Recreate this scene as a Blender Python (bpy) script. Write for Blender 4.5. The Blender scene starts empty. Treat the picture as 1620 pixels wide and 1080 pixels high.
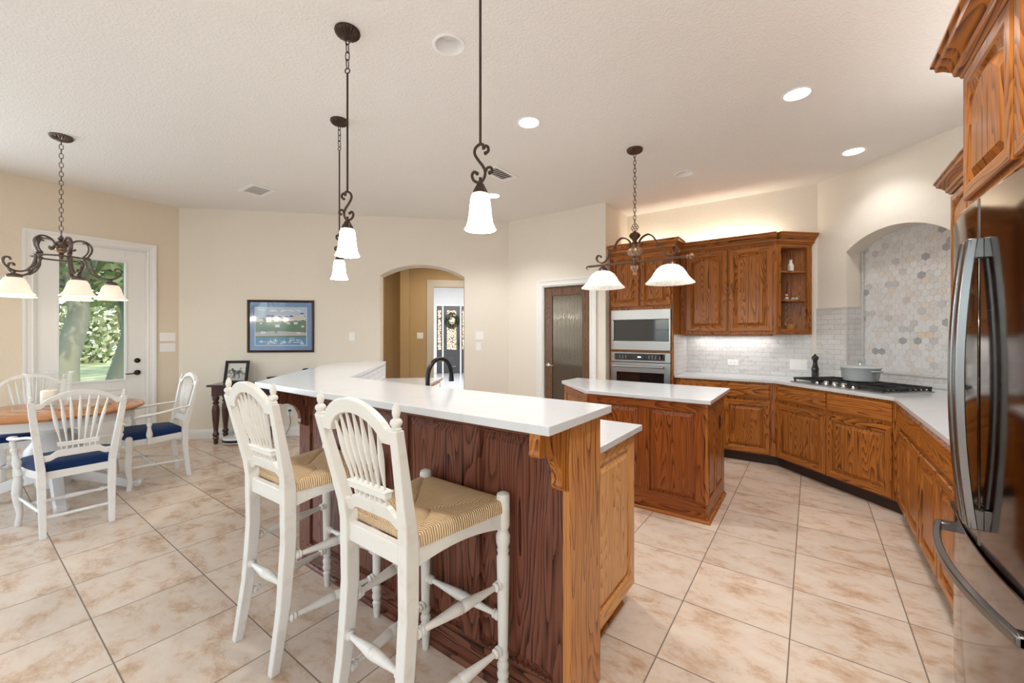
import bpy, bmesh, math, random
from math import pi, sin, cos, radians as R, sqrt, hypot
from mathutils import Matrix, Vector
random.seed(7)
SC = bpy.context.scene
C = SC.collection
# ------------------------------------------------------------------ camera
cd = bpy.data.cameras.new('camera'); cam = bpy.data.objects.new('camera', cd); C.objects.link(cam)
cam.location = (0, 0, 1.385); cam.rotation_euler = (R(90), 0, R(36.0))
cd.sensor_width = 36.0; cd.lens = 651.0 / 1620 * 36; cd.shift_y = -10.5 / 1620
cd.clip_start = 0.05; cd.clip_end = 200
SC.camera = cam
# ------------------------------------------------------------------ colour management
SC.view_settings.view_transform = 'Standard'; SC.view_settings.look = 'None'
SC.view_settings.gamma = 1.0; SC.view_settings.use_curve_mapping = False
SC.view_settings.exposure = 0.16
try:
    SC.cycles.use_denoising = True; SC.cycles.max_bounces = 8; SC.cycles.diffuse_bounces = 5
    SC.cycles.sample_clamp_indirect = 6.0; SC.cycles.caustics_reflective = False; SC.cycles.caustics_refractive = False
    SC.cycles.transparent_max_bounces = 12
except Exception:
    pass
# ------------------------------------------------------------------ world, sun, fill light at the windows
CEIL = 3.07
W = bpy.data.worlds.new('world'); SC.world = W; W.use_nodes = True
wn = W.node_tree.nodes; wl = W.node_tree.links
bg = wn['Background']; sky = wn.new('ShaderNodeTexSky'); sky.sky_type = 'NISHITA'
sky.sun_disc = False; sky.sun_elevation = R(48); sky.sun_rotation = R(60); sky.air_density = 1.0; sky.dust_density = 2.0
wl.new(sky.outputs[0], bg.inputs[0]); bg.inputs[1].default_value = 0.9

def light(name, kind, loc, energy, color=(1, 1, 1), rot=(0, 0, 0), **kw):
    l = bpy.data.lights.new(name, kind); l.energy = energy; l.color = color
    for k, v in kw.items(): setattr(l, k, v)
    o = bpy.data.objects.new(name, l); o.location = loc; o.rotation_euler = rot; C.objects.link(o); return o

light('sun', 'SUN', (0, 0, 12), 4.0, (1.0, 0.95, 0.86), (R(40), 0, R(70)), angle=R(1.0))
DAY = (0.82, 0.92, 1.0)
# fill lights at unseen windows: rear ones added, nook one inferred from floor glare
light('window_fill', 'AREA', (-3.5, -3.82, 1.55), 9, DAY, (R(90), 0, 0), shape='RECTANGLE', size=1.5, size_y=2.1)
light('window_fill', 'AREA', (-.75, -3.82, 1.55), 20, DAY, (R(90), 0, 0), shape='RECTANGLE', size=2.2, size_y=2.1)
light('window_fill', 'AREA', (-6.66, -1.55, 1.5), 72, DAY, (R(90), 0, R(-90)), shape='RECTANGLE', size=2.4, size_y=2.0)

light('window_fill', 'AREA', (1.03, -1.75, 1.6), 34, (1.0, 0.94, 0.86), (R(90), 0, R(90)), shape='RECTANGLE', size=2.2, size_y=2.0)  # added fill from the right, set at a made-up window

# ------------------------------------------------------------------ mesh helpers
class MB:
    def __init__(s, T=None):
        s.v = []; s.f = []; s.m = []; s.T = T or Matrix.Identity(4); s.mi = 0
    def add(s, vs, fs):
        n = len(s.v)
        s.v += [tuple(s.T @ Vector(p)) for p in vs]
        for f in fs: s.f.append(tuple(i + n for i in f)); s.m.append(s.mi)
        return s
    def box(s, x0, x1, y0, y1, z0, z1):
        vs = [(x0, y0, z0), (x1, y0, z0), (x1, y1, z0), (x0, y1, z0), (x0, y0, z1), (x1, y0, z1), (x1, y1, z1), (x0, y1, z1)]
        return s.add(vs, [(3, 2, 1, 0), (4, 5, 6, 7), (0, 1, 5, 4), (1, 2, 6, 5), (2, 3, 7, 6), (3, 0, 4, 7)])
    def prism(s, pts, z0, z1):           # polygon in local xy extruded in z
        n = len(pts)
        vs = [(x, y, z0) for x, y in pts] + [(x, y, z1) for x, y in pts]
        return s.add(vs, [tuple(range(n))[::-1], tuple(range(n, 2 * n))] + [(i, (i + 1) % n, n + (i + 1) % n, n + i) for i in range(n)])
    def prism_y(s, pts, y0, y1):         # polygon in local xz extruded in y
        n = len(pts)
        vs = [(x, y0, z) for x, z in pts] + [(x, y1, z) for x, z in pts]
        return s.add(vs, [tuple(range(n)), tuple(range(n, 2 * n))[::-1]] + [((i + 1) % n, i, n + i, n + (i + 1) % n) for i in range(n)])
    def prism_x(s, pts, x0, x1):         # polygon in local yz extruded in x
        n = len(pts)
        vs = [(x0, y, z) for y, z in pts] + [(x1, y, z) for y, z in pts]
        return s.add(vs, [tuple(range(n))[::-1], tuple(range(n, 2 * n))] + [(i, (i + 1) % n, n + (i + 1) % n, n + i) for i in range(n)])
    def lathe(s, prof, seg=24, c=(0, 0, 0), sx=1, sy=1, cap=True):
        n = len(prof); vs = []; fs = []
        for r, z in prof:
            for k in range(seg):
                a = 2 * pi * k / seg; vs.append((c[0] + sx * r * cos(a), c[1] + sy * r * sin(a), c[2] + z))
        for i in range(n - 1):
            for k in range(seg):
                k2 = (k + 1) % seg; fs.append((i * seg + k, i * seg + k2, (i + 1) * seg + k2, (i + 1) * seg + k))
        if cap: fs += [tuple(range(seg))[::-1], tuple(range((n - 1) * seg, n * seg))]
        return s.add(vs, fs)
    def lathe_dir(s, prof, a, b, seg=14):  # profile [(radius, t 0..1)] turned round the line a-b
        a = Vector(a); b = Vector(b); d = b - a
        q = Vector((0, 0, 1)).rotation_difference(d.normalized()).to_matrix().to_4x4()
        T0 = s.T; s.T = T0 @ Matrix.Translation(a) @ q
        s.lathe([(r, t * d.length) for r, t in prof], seg); s.T = T0
        return s
    def tube(s, path, r, seg=8, flat=None, closed=False):
        P = [Vector(p) for p in path]; n = len(P)
        rs = r if isinstance(r, (list, tuple)) else [r] * n
        t0 = (P[1] - P[0]).normalized()
        up = Vector((0, 0, 1)) if abs(t0.z) < 0.9 else Vector((1, 0, 0))
        nv = (up - t0 * up.dot(t0)).normalized(); vs = []; fs = []
        for i in range(n):
            if closed: t = (P[(i + 1) % n] - P[i - 1]).normalized()
            else: t = (P[min(i + 1, n - 1)] - P[max(i - 1, 0)]).normalized()
            nv = (nv - t * nv.dot(t)); nv = nv.normalized() if nv.length > 1e-6 else t.orthogonal().normalized()
            bv = t.cross(nv)
            for k in range(seg):
                a = 2 * pi * k / seg
                fx, fy = (flat or (1, 1))
                vs.append(tuple(P[i] + nv * (rs[i] * fx * cos(a)) + bv * (rs[i] * fy * sin(a))))
        m = n if closed else n - 1
        for i in range(m):
            j = (i + 1) % n
            for k in range(seg):
                k2 = (k + 1) % seg; fs.append((i * seg + k, i * seg + k2, j * seg + k2, j * seg + k))
        if not closed: fs += [tuple(range(seg))[::-1], tuple(range((n - 1) * seg, n * seg))]
        return s.add(vs, fs)
    def sweep(s, path, prof, closed=False):  # path: xy points; prof: (out, z); out lies to the right of the path
        n = len(path); offs = []
        for i in range(n):
            p = Vector(path[i])
            d1 = (p - Vector(path[i - 1])).normalized() if (i > 0 or closed) else None
            d2 = (Vector(path[(i + 1) % n]) - p).normalized() if (i < n - 1 or closed) else None
            d1 = d1 or d2; d2 = d2 or d1
            n1 = Vector((d1.y, -d1.x)); n2 = Vector((d2.y, -d2.x)); m = n1 + n2; m = m / max(m.dot(n1), 0.2)
            offs.append((p, m))
        k = len(prof); vs = []; fs = []
        for p, m in offs:
            for o, z in prof: vs.append((p.x + m.x * o, p.y + m.y * o, z))
        for i in range(n if closed else n - 1):
            j = (i + 1) % n
            for a in range(k):
                b = (a + 1) % k; fs.append((i * k + a, j * k + a, j * k + b, i * k + b))
        if not closed: fs += [tuple(range(k)), tuple(range((n - 1) * k, n * k))[::-1]]
        return s.add(vs, fs)
    def rings(s, loops, cap0=False, cap1=True):  # list of equally long loops of 3d points, joined
        n = len(loops[0]); vs = [p for l in loops for p in l]; fs = []
        for i in range(len(loops) - 1):
            for k in range(n):
                k2 = (k + 1) % n; fs.append((i * n + k, i * n + k2, (i + 1) * n + k2, (i + 1) * n + k))
        if cap0: fs.append(tuple(range(n))[::-1])
        if cap1: fs.append(tuple(range((len(loops) - 1) * n, len(loops) * n)))
        return s.add(vs, fs)
    def grid(s, fn, nu, nv):
        vs = [fn(i / nu, j / nv) for j in range(nv + 1) for i in range(nu + 1)]
        return s.add(vs, [(j * (nu + 1) + i, j * (nu + 1) + i + 1, (j + 1) * (nu + 1) + i + 1, (j + 1) * (nu + 1) + i) for j in range(nv) for i in range(nu)])
    def sphere(s, c, r, seg=12, rg=8, sc=(1, 1, 1)):
        prof = [(max(1e-4, r * sin(pi * i / rg)), -r * cos(pi * i / rg)) for i in range(rg + 1)]
        T0 = s.T; s.T = T0 @ Matrix.Translation(c) @ Matrix.Diagonal((*sc, 1)); s.lathe(prof, seg); s.T = T0
        return s

def obj(name, mb, mat, parent=None, bevel=0, smooth=False, seg=2, sub=0, weld=False, keep=False):
    me = bpy.data.meshes.new(name); me.from_pydata(mb.v, [], mb.f)
    mats = mat if isinstance(mat, (list, tuple)) else [mat]
    for m in mats: me.materials.append(m)
    if len(mats) > 1:
        me.polygons.foreach_set('material_index', mb.m)
    bm = bmesh.new(); bm.from_mesh(me)
    if weld: bmesh.ops.remove_doubles(bm, verts=bm.verts, dist=1e-5)
    if not keep: bmesh.ops.recalc_face_normals(bm, faces=bm.faces)
    if smooth:
        for f in bm.faces: f.smooth = True
        for e in bm.edges:
            if len(e.link_faces) == 2 and e.calc_face_angle(0) > R(40): e.smooth = False
    bm.to_mesh(me); bm.free()
    o = bpy.data.objects.new(name, me); C.objects.link(o)
    if bevel:
        b = o.modifiers.new('bevel', 'BEVEL'); b.width = bevel; b.segments = seg; b.limit_method = 'ANGLE'; b.angle_limit = R(40)
    if sub:
        b = o.modifiers.new('sub', 'SUBSURF'); b.levels = sub; b.render_levels = sub
    if parent:
        o.parent = parent; o.matrix_parent_inverse = parent.matrix_basis.inverted()
    return o

def tag(o, label=None, cat=None, group=None, kind=None):
    if label: o['label'] = label
    if cat: o['category'] = cat
    if group: o['group'] = group
    if kind: o['kind'] = kind
    return o
def thing(name, label, cat, loc=(0, 0, 0), rz=0, group=None):
    o = bpy.data.objects.new(name, None); C.objects.link(o); o.empty_display_size = 0.05
    T = Matrix.Translation(loc) @ Matrix.Rotation(rz, 4, 'Z')
    o.matrix_basis = T
    return tag(o, label, cat, group)
def struct(o, label=None):
    o['kind'] = 'structure'
    if label: o['label'] = label
    return o
def kids(o): return [c for c in bpy.data.objects if c.parent == o]
def dup(root, T, label, group=None):
    """A copy of a thing whose parts were modelled in its own frame; T: the copy's matrix."""
    old = root.matrix_basis.copy()
    r = root.copy(); C.objects.link(r); r.matrix_basis = T; r['label'] = label
    if group: r['group'] = group
    for ch in kids(root):
        if ch == r: continue
        c = ch.copy(); C.objects.link(c); c.parent = r; c.matrix_parent_inverse = Matrix.Identity(4)
        for g in kids(ch):
            d = g.copy(); C.objects.link(d); d.parent = c; d.matrix_parent_inverse = Matrix.Identity(4)
    return r
def FR(x, y, z=0, a=0): return Matrix.Translation((x, y, z)) @ Matrix.Rotation(R(a), 4, 'Z')

# ------------------------------------------------------------------ materials
def newmat(name):
    m = bpy.data.materials.new(name); m.use_nodes = True
    return m, m.node_tree.nodes, m.node_tree.links, m.node_tree.nodes['Principled BSDF']
def plain(name, col, rough=0.5, metal=0, coat=0, spec=0.5, emit=None, es=0, bump=0, bscale=200, trans=0, ior=1.45, sheen=0):
    m, n, l, b = newmat(name)
    b.inputs['Base Color'].default_value = (*col, 1); b.inputs['Roughness'].default_value = rough
    b.inputs['Metallic'].default_value = metal; b.inputs['Coat Weight'].default_value = coat
    b.inputs['Specular IOR Level'].default_value = spec
    b.inputs['Transmission Weight'].default_value = trans; b.inputs['IOR'].default_value = ior
    if sheen: b.inputs['Sheen Weight'].default_value = sheen
    if emit: b.inputs['Emission Color'].default_value = (*emit, 1); b.inputs['Emission Strength'].default_value = es
    if bump:
        tc = n.new('ShaderNodeTexCoord'); nz = n.new('ShaderNodeTexNoise'); nz.inputs['Scale'].default_value = bscale; nz.inputs['Detail'].default_value = 3
        bp = n.new('ShaderNodeBump'); bp.inputs['Strength'].default_value = bump; bp.inputs['Distance'].default_value = 0.004
        l.new(tc.outputs['Object'], nz.inputs['Vector']); l.new(nz.outputs['Fac'], bp.inputs['Height']); l.new(bp.outputs['Normal'], b.inputs['Normal'])
    return m
def ramp(n, stops):
    r = n.new('ShaderNodeValToRGB'); e = r.color_ramp.elements
    e[0].position = stops[0][0]; e[0].color = (*stops[0][1], 1)
    e[1].position = stops[-1][0]; e[1].color = (*stops[-1][1], 1)
    for p, c in stops[1:-1]:
        x = e.new(p); x.color = (*c, 1)
    return r
def mth(n, l, op, a, b=None):
    x = n.new('ShaderNodeMath'); x.operation = op
    for i, v in enumerate((a, b)):
        if v is None: continue
        if isinstance(v, (int, float)): x.inputs[i].default_value = v
        else: l.new(v, x.inputs[i])
    return x.outputs[0]
def mapped(n, l, scale, rot=(0, 0, 0), src='Object'):
    tc = n.new('ShaderNodeTexCoord'); mp = n.new('ShaderNodeMapping')
    mp.inputs['Scale'].default_value = scale; mp.inputs['Rotation'].default_value = rot
    l.new(tc.outputs[src], mp.inputs['Vector']); return mp.outputs[0]

def oak(name, dark, mid, lite, vertical=True, rough=0.30):
    m, n, l, b = newmat(name)
    st = (1, 1, 0.12) if vertical else (0.12, 0.12, 1)
    v = mapped(n, l, tuple(8.0 * s for s in st))
    n1 = n.new('ShaderNodeTexNoise'); n1.inputs['Scale'].default_value = 1.0; n1.inputs['Detail'].default_value = 1.5; n1.inputs['Roughness'].default_value = 0.4
    l.new(v, n1.inputs['Vector'])
    ring = mth(n, l, 'FRACT', mth(n, l, 'MULTIPLY', n1.outputs['Fac'], 24.0))
    v2 = mapped(n, l, tuple(120 * s for s in ((1, 1, 0.010) if vertical else (0.010, 0.010, 1))))
    n2 = n.new('ShaderNodeTexNoise'); n2.inputs['Scale'].default_value = 1.0; n2.inputs['Detail'].default_value = 4
    l.new(v2, n2.inputs['Vector'])
    mix = mth(n, l, 'ADD', mth(n, l, 'MULTIPLY', ring, 0.58), mth(n, l, 'SUBTRACT', mth(n, l, 'MULTIPLY', n2.outputs['Fac'], 0.9), 0.14))
    rp = ramp(n, [(0.24, dark), (0.40, mid), (0.66, lite), (0.95, lite)])
    l.new(mix, rp.inputs['Fac']); l.new(rp.outputs['Color'], b.inputs['Base Color'])
    b.inputs['Roughness'].default_value = rough; b.inputs['Specular IOR Level'].default_value = 0.24; b.inputs['Coat Weight'].default_value = 0.06; b.inputs['Coat Roughness'].default_value = 0.15
    bp = n.new('ShaderNodeBump'); bp.inputs['Strength'].default_value = 0.12; bp.inputs['Distance'].default_value = 0.002
    l.new(n2.outputs['Fac'], bp.inputs['Height']); l.new(bp.outputs['Normal'], b.inputs['Normal'])
    return m
OD, OM, OL = (0.048, 0.012, 0.003), (0.215, 0.064, 0.010), (0.40, 0.138, 0.025)
OAKV = oak('stained_oak_vertical_grain', OD, OM, OL)
OAKH = oak('stained_oak_horizontal_grain', OD, OM, OL, False)
BD, BM_, BL_ = (0.012, 0.004, 0.003), (0.085, 0.026, 0.015), (0.155, 0.053, 0.030)  # same oak darkened: shade on the bar front put into the colour
BARV = oak('shaded_bar_oak', BD, BM_, BL_, True, 0.25)
BARH = oak('shaded_bar_oak_rail', BD, BM_, BL_, False, 0.25)
MAHOG = plain('mahogany_finish', (0.055, 0.016, 0.012), 0.25, coat=0.4)
MAHTOP = plain('dark_plum_finish', (0.045, 0.014, 0.020), 0.25, coat=0.4)
TABWOOD = oak('honey_oak_tabletop', (0.22, 0.075, 0.02), (0.38, 0.15, 0.05), (0.46, 0.20, 0.075), False, 0.2)

def wallmat(name, col, bs=85, st=0.35, rough=0.85):
    m, n, l, b = newmat(name)
    b.inputs['Base Color'].default_value = (*col, 1); b.inputs['Roughness'].default_value = rough; b.inputs['Specular IOR Level'].default_value = 0.25
    v = mapped(n, l, (1, 1, 1)); nz = n.new('ShaderNodeTexNoise'); nz.inputs['Scale'].default_value = bs; nz.inputs['Detail'].default_value = 2
    l.new(v, nz.inputs['Vector']); r = ramp(n, [(0.42, (0, 0, 0)), (0.62, (1, 1, 1))]); l.new(nz.outputs['Fac'], r.inputs['Fac'])
    bp = n.new('ShaderNodeBump'); bp.inputs['Strength'].default_value = st; bp.inputs['Distance'].default_value = 0.003
    l.new(r.outputs['Color'], bp.inputs['Height']); l.new(bp.outputs['Normal'], b.inputs['Normal'])
    return m
WALL = wallmat('beige_wall_paint', (0.79, 0.742, 0.66))
WALLL = wallmat('tan_wall_paint', (0.74, 0.65, 0.53))
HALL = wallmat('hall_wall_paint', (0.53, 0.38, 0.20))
CEILM = wallmat('ceiling_texture_paint', (0.86, 0.85, 0.835), 60, 0.5)
WHITEW = wallmat('white_wall_paint', (0.60, 0.61, 0.625))
TRIM = plain('white_trim_paint', (0.80, 0.80, 0.79), 0.35)
TRIMB = plain('beige_trim_paint', (0.60, 0.55, 0.48), 0.4)
def chalk(name, col, wear):
    m, n, l, b = newmat(name)
    v = mapped(n, l, (9, 9, 9)); nz = n.new('ShaderNodeTexNoise'); nz.inputs['Scale'].default_value = 2.2; nz.inputs['Detail'].default_value = 6
    l.new(v, nz.inputs['Vector']); r = ramp(n, [(0.25, wear), (0.42, col), (1.0, col)]); l.new(nz.outputs['Fac'], r.inputs['Fac'])
    l.new(r.outputs['Color'], b.inputs['Base Color']); b.inputs['Roughness'].default_value = 0.42
    return m
STOOLW = chalk('antique_white_paint', (0.66, 0.63, 0.575), (0.60, 0.55, 0.48))
CHAIRW = chalk('off_white_chair_paint', (0.70, 0.685, 0.66), (0.62, 0.59, 0.555))
def rush(name, along_x):
    m, n, l, b = newmat(name)
    v = mapped(n, l, (1, 1, 1)); w = n.new('ShaderNodeTexWave'); w.wave_type = 'BANDS'; w.bands_direction = 'X' if along_x else 'Y'
    w.inputs['Scale'].default_value = 36; w.inputs['Distortion'].default_value = 3.0; w.inputs['Detail'].default_value = 1.5; w.inputs['Detail Scale'].default_value = 0.6
    l.new(v, w.inputs['Vector']); nz = n.new('ShaderNodeTexNoise'); nz.inputs['Scale'].default_value = 1; nz.inputs['Detail'].default_value = 3; l.new(mapped(n, l, (240, 14, 20) if along_x else (14, 240, 20)), nz.inputs['Vector'])
    r = ramp(n, [(0.05, (0.30, 0.165, 0.065)), (0.30, (0.62, 0.42, 0.22)), (1.0, (0.80, 0.61, 0.39))])
    l.new(mth(n, l, 'MULTIPLY', w.outputs['Fac'], mth(n, l, 'ADD', nz.outputs['Fac'], 0.45)), r.inputs['Fac']); l.new(r.outputs['Color'], b.inputs['Base Color'])
    b.inputs['Roughness'].default_value = 0.6
    bp = n.new('ShaderNodeBump'); bp.inputs['Strength'].default_value = 0.9; bp.inputs['Distance'].default_value = 0.003
    l.new(w.outputs['Fac'], bp.inputs['Height']); l.new(bp.outputs['Normal'], b.inputs['Normal'])
    return m
RUSHX = rush('woven_rush_lengthwise', True); RUSHY = rush('woven_rush_crosswise', False)
NAVY = plain('navy_velvet', (0.004, 0.020, 0.080), 0.8, spec=.2, sheen=0.08, bump=0.15, bscale=350)
IRON = plain('bronzed_iron', (0.060, 0.038, 0.028), 0.45, 0.6)
IRONG = plain('rubbed_bronze', (0.10, 0.055, 0.035), 0.38, 0.75)
AMBER = plain('amber_mottled_glass', (0.26, 0.15, 0.09), 0.15, 0.4, coat=0.5)
def quartz():
    m, n, l, b = newmat('white_quartz')
    v = mapped(n, l, (1, 1, 1)); nz = n.new('ShaderNodeTexNoise'); nz.inputs['Scale'].default_value = 1.6; nz.inputs['Detail'].default_value = 6; nz.inputs['Distortion'].default_value = 1.2
    l.new(v, nz.inputs['Vector']); r = ramp(n, [(0.0, (0.60, 0.61, 0.625)), (0.485, (0.60, 0.61, 0.625)), (0.5, (0.57, 0.575, 0.585)), (0.515, (0.60, 0.61, 0.625)), (1, (0.60, 0.61, 0.625))])
    l.new(nz.outputs['Fac'], r.inputs['Fac']); l.new(r.outputs['Color'], b.inputs['Base Color']); b.inputs['Roughness'].default_value = 0.14
    return m
QUARTZ = quartz()
def floor_tile():
    t = 0.4605; gx = -8.1707 * t; gy = 0.9054 * t
    m, n, l, b = newmat('travertine_floor_tile')
    tc = n.new('ShaderNodeTexCoord'); sp = n.new('ShaderNodeSeparateXYZ'); l.new(tc.outputs['Object'], sp.inputs[0])
    ux = mth(n, l, 'DIVIDE', mth(n, l, 'SUBTRACT', sp.outputs[0], gx), t); uy = mth(n, l, 'DIVIDE', mth(n, l, 'SUBTRACT', sp.outputs[1], gy), t)
    def edge(u): return mth(n, l, 'ABSOLUTE', mth(n, l, 'SUBTRACT', mth(n, l, 'FRACT', u), 0.5))
    e = mth(n, l, 'MAXIMUM', edge(ux), edge(uy))
    grout = mth(n, l, 'GREATER_THAN', e, 0.5 - 0.0028 / t)
    cx = n.new('ShaderNodeCombineXYZ'); l.new(mth(n, l, 'FLOOR', ux), cx.inputs[0]); l.new(mth(n, l, 'FLOOR', uy), cx.inputs[1])
    wn_ = n.new('ShaderNodeTexWhiteNoise'); wn_.noise_dimensions = '3D'; l.new(cx.outputs[0], wn_.inputs['Vector'])
    off = n.new('ShaderNodeVectorMath'); off.operation = 'MULTIPLY_ADD'; l.new(wn_.outputs['Color'], off.inputs[0]); off.inputs[1].default_value = (9, 9, 9); l.new(tc.outputs['Object'], off.inputs[2])
    mp = n.new('ShaderNodeMapping'); mp.inputs['Scale'].default_value = (0.75, 1.15, 1); l.new(off.outputs[0], mp.inputs['Vector'])
    n1 = n.new('ShaderNodeTexNoise'); n1.inputs['Scale'].default_value = 6.5; n1.inputs['Detail'].default_value = 11; n1.inputs['Roughness'].default_value = 0.72; n1.inputs['Distortion'].default_value = 0.25
    l.new(mp.outputs[0], n1.inputs['Vector'])
    r = ramp(n, [(0.33, (0.42, 0.26, 0.165)), (0.43, (0.56, 0.415, 0.30)), (0.50, (0.635, 0.52, 0.42)), (0.70, (0.68, 0.595, 0.505))])
    l.new(n1.outputs['Fac'], r.inputs['Fac'])
    hs = n.new('ShaderNodeHueSaturation'); l.new(r.outputs['Color'], hs.inputs['Color'])
    l.new(mth(n, l, 'ADD', mth(n, l, 'MULTIPLY', wn_.outputs['Value'], 0.14), 0.93), hs.inputs['Value'])
    mx = n.new('ShaderNodeMix'); mx.data_type = 'RGBA'; l.new(grout, mx.inputs['Factor']); l.new(hs.outputs['Color'], mx.inputs[6]); mx.inputs[7].default_value = (0.20, 0.155, 0.12, 1)
    l.new(mx.outputs[2], b.inputs['Base Color'])
    l.new(mth(n, l, 'ADD', mth(n, l, 'MULTIPLY', grout, 0.5), mth(n, l, 'ADD', 0.24, mth(n, l, 'MULTIPLY', n1.outputs['Fac'], 0.18))), b.inputs['Roughness'])
    bp = n.new('ShaderNodeBump'); bp.inputs['Strength'].default_value = 0.5; bp.inputs['Distance'].default_value = 0.002
    l.new(mth(n, l, 'SUBTRACT', mth(n, l, 'MULTIPLY', n1.outputs['Fac'], 0.35), grout), bp.inputs['Height']); l.new(bp.outputs['Normal'], b.inputs['Normal'])
    return m
FLOORM = floor_tile()
def subway(name, ang):
    m, n, l, b = newmat(name)
    tc = n.new('ShaderNodeTexCoord'); d = n.new('ShaderNodeVectorMath'); d.operation = 'DOT_PRODUCT'; d.inputs[1].default_value = (cos(R(ang)), sin(R(ang)), 0)
    l.new(tc.outputs['Object'], d.inputs[0]); sp = n.new('ShaderNodeSeparateXYZ'); l.new(tc.outputs['Object'], sp.inputs[0])
    cx = n.new('ShaderNodeCombineXYZ'); l.new(d.outputs['Value'], cx.inputs[0]); l.new(mth(n, l, 'SUBTRACT', sp.outputs[2], 0.908), cx.inputs[1])
    br = n.new('ShaderNodeTexBrick'); br.offset = 0.5; br.inputs['Scale'].default_value = 1.0
    br.inputs['Brick Width'].default_value = 0.155; br.inputs['Row Height'].default_value = 0.0535; br.inputs['Mortar Size'].default_value = 0.0018; br.inputs['Mortar Smooth'].default_value = 0.3; br.inputs['Bias'].default_value = 0.0
    br.inputs['Color1'].default_value = (0.69, 0.69, 0.69, 1); br.inputs['Color2'].default_value = (0.63, 0.62, 0.61, 1); br.inputs['Mortar'].default_value = (0.42, 0.415, 0.405, 1)
    l.new(cx.outputs[0], br.inputs['Vector'])
    nz = n.new('ShaderNodeTexNoise'); nz.inputs['Scale'].default_value = 9; nz.inputs['Detail'].default_value = 7; nz.inputs['Distortion'].default_value = 2.5; l.new(tc.outputs['Object'], nz.inputs['Vector'])
    r = ramp(n, [(0.36, (0.88, 0.865, 0.85)), (0.47, (1, 1, 1)), (1, (1, 1, 1))]); l.new(nz.outputs['Fac'], r.inputs['Fac'])
    mx = n.new('ShaderNodeMix'); mx.data_type = 'RGBA'; mx.blend_type = 'MULTIPLY'; mx.inputs['Factor'].default_value = 1.0
    l.new(br.outputs['Color'], mx.inputs[6]); l.new(r.outputs['Color'], mx.inputs[7]); l.new(mx.outputs[2], b.inputs['Base Color'])
    b.inputs['Roughness'].default_value = 0.22
    bp = n.new('ShaderNodeBump'); bp.invert = True; bp.inputs['Strength'].default_value = 0.35; bp.inputs['Distance'].default_value = 0.002; l.new(br.outputs['Fac'], bp.inputs['Height']); l.new(bp.outputs['Normal'], b.inputs['Normal'])
    return m
SUB0 = subway('marble_subway_tile', 0); SUBD = subway('marble_subway_tile_diagonal', -45); SUBU = subway('marble_subway_tile_return', 45)
def marble(name, base, vein):
    m, n, l, b = newmat(name)
    v = mapped(n, l, (1, 1, 1)); nz = n.new('ShaderNodeTexNoise'); nz.inputs['Scale'].default_value = 22; nz.inputs['Detail'].default_value = 5; nz.inputs['Distortion'].default_value = 3
    l.new(v, nz.inputs['Vector']); r = ramp(n, [(0.36, vein), (0.5, base), (1, base)]); l.new(nz.outputs['Fac'], r.inputs['Fac']); l.new(r.outputs['Color'], b.inputs['Base Color'])
    b.inputs['Roughness'].default_value = 0.25
    return m
HEX = [marble('hex_marble_' + k, c, v) for k, c, v in (('white', (0.72, 0.72, 0.725), (0.64, 0.64, 0.645)), ('pale', (0.67, 0.66, 0.655), (0.58, 0.565, 0.56)), ('cream', (0.69, 0.65, 0.61), (0.61, 0.56, 0.52)), ('grey', (0.56, 0.56, 0.565), (0.47, 0.47, 0.48)), ('dark', (0.38, 0.385, 0.40), (0.31, 0.315, 0.33)), ('gold', (0.69, 0.61, 0.50), (0.62, 0.50, 0.37)))]
GROUT = plain('pale_grout', (0.68, 0.67, 0.665), 0.8)
def brushed(name, col, rough, ani=True, sc=(3, 3, 500), bump=0.08):
    m, n, l, b = newmat(name)
    b.inputs['Base Color'].default_value = (*col, 1); b.inputs['Metallic'].default_value = 1
    v = mapped(n, l, sc); nz = n.new('ShaderNodeTexNoise'); nz.inputs['Scale'].default_value = 1; nz.inputs['Detail'].default_value = 3; l.new(v, nz.inputs['Vector'])
    l.new(mth(n, l, 'ADD', mth(n, l, 'MULTIPLY', nz.outputs['Fac'], 0.10), rough - 0.05), b.inputs['Roughness'])
    bp = n.new('ShaderNodeBump'); bp.inputs['Strength'].default_value = bump; bp.inputs['Distance'].default_value = 0.0005; l.new(nz.outputs['Fac'], bp.inputs['Height']); l.new(bp.outputs['Normal'], b.inputs['Normal'])
    return m
STEEL = brushed('stainless_steel', (0.37, 0.365, 0.36), 0.30)
BSTEEL = brushed('dark_stainless_steel', (0.21, 0.18, 0.165), 0.09, bump=0.02)
HSTEEL = brushed('handle_steel', (0.19, 0.182, 0.178), 0.25)
CHROME = plain('chrome', (0.75, 0.75, 0.76), 0.08, 1)
BLACKG = plain('black_glass', (0.008, 0.008, 0.009), 0.04, coat=1)
BLACKP = plain('black_plastic', (0.012, 0.012, 0.013), 0.35)
BLACKI = plain('cast_iron', (0.018, 0.018, 0.019), 0.5)
BLACKM = plain('matte_black_metal', (0.012, 0.011, 0.011), 0.3, 0.4)
PLATE = plain('white_plastic', (0.88, 0.88, 0.87), 0.35)
PLATEB = plain('ivory_plastic', (0.66, 0.62, 0.55), 0.4)
DARKIN = plain('dark_interior', (0.02, 0.018, 0.016), 0.8)
SHADEG = plain('frosted_shade_glass', (0.45, 0.42, 0.37), 0.4, emit=(1.0, 0.86, 0.66), es=0.60)
SHADEW = plain('bright_frosted_glass', (0.9, 0.9, 0.88), 0.4, emit=(1.0, 0.96, 0.90), es=9)
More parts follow.
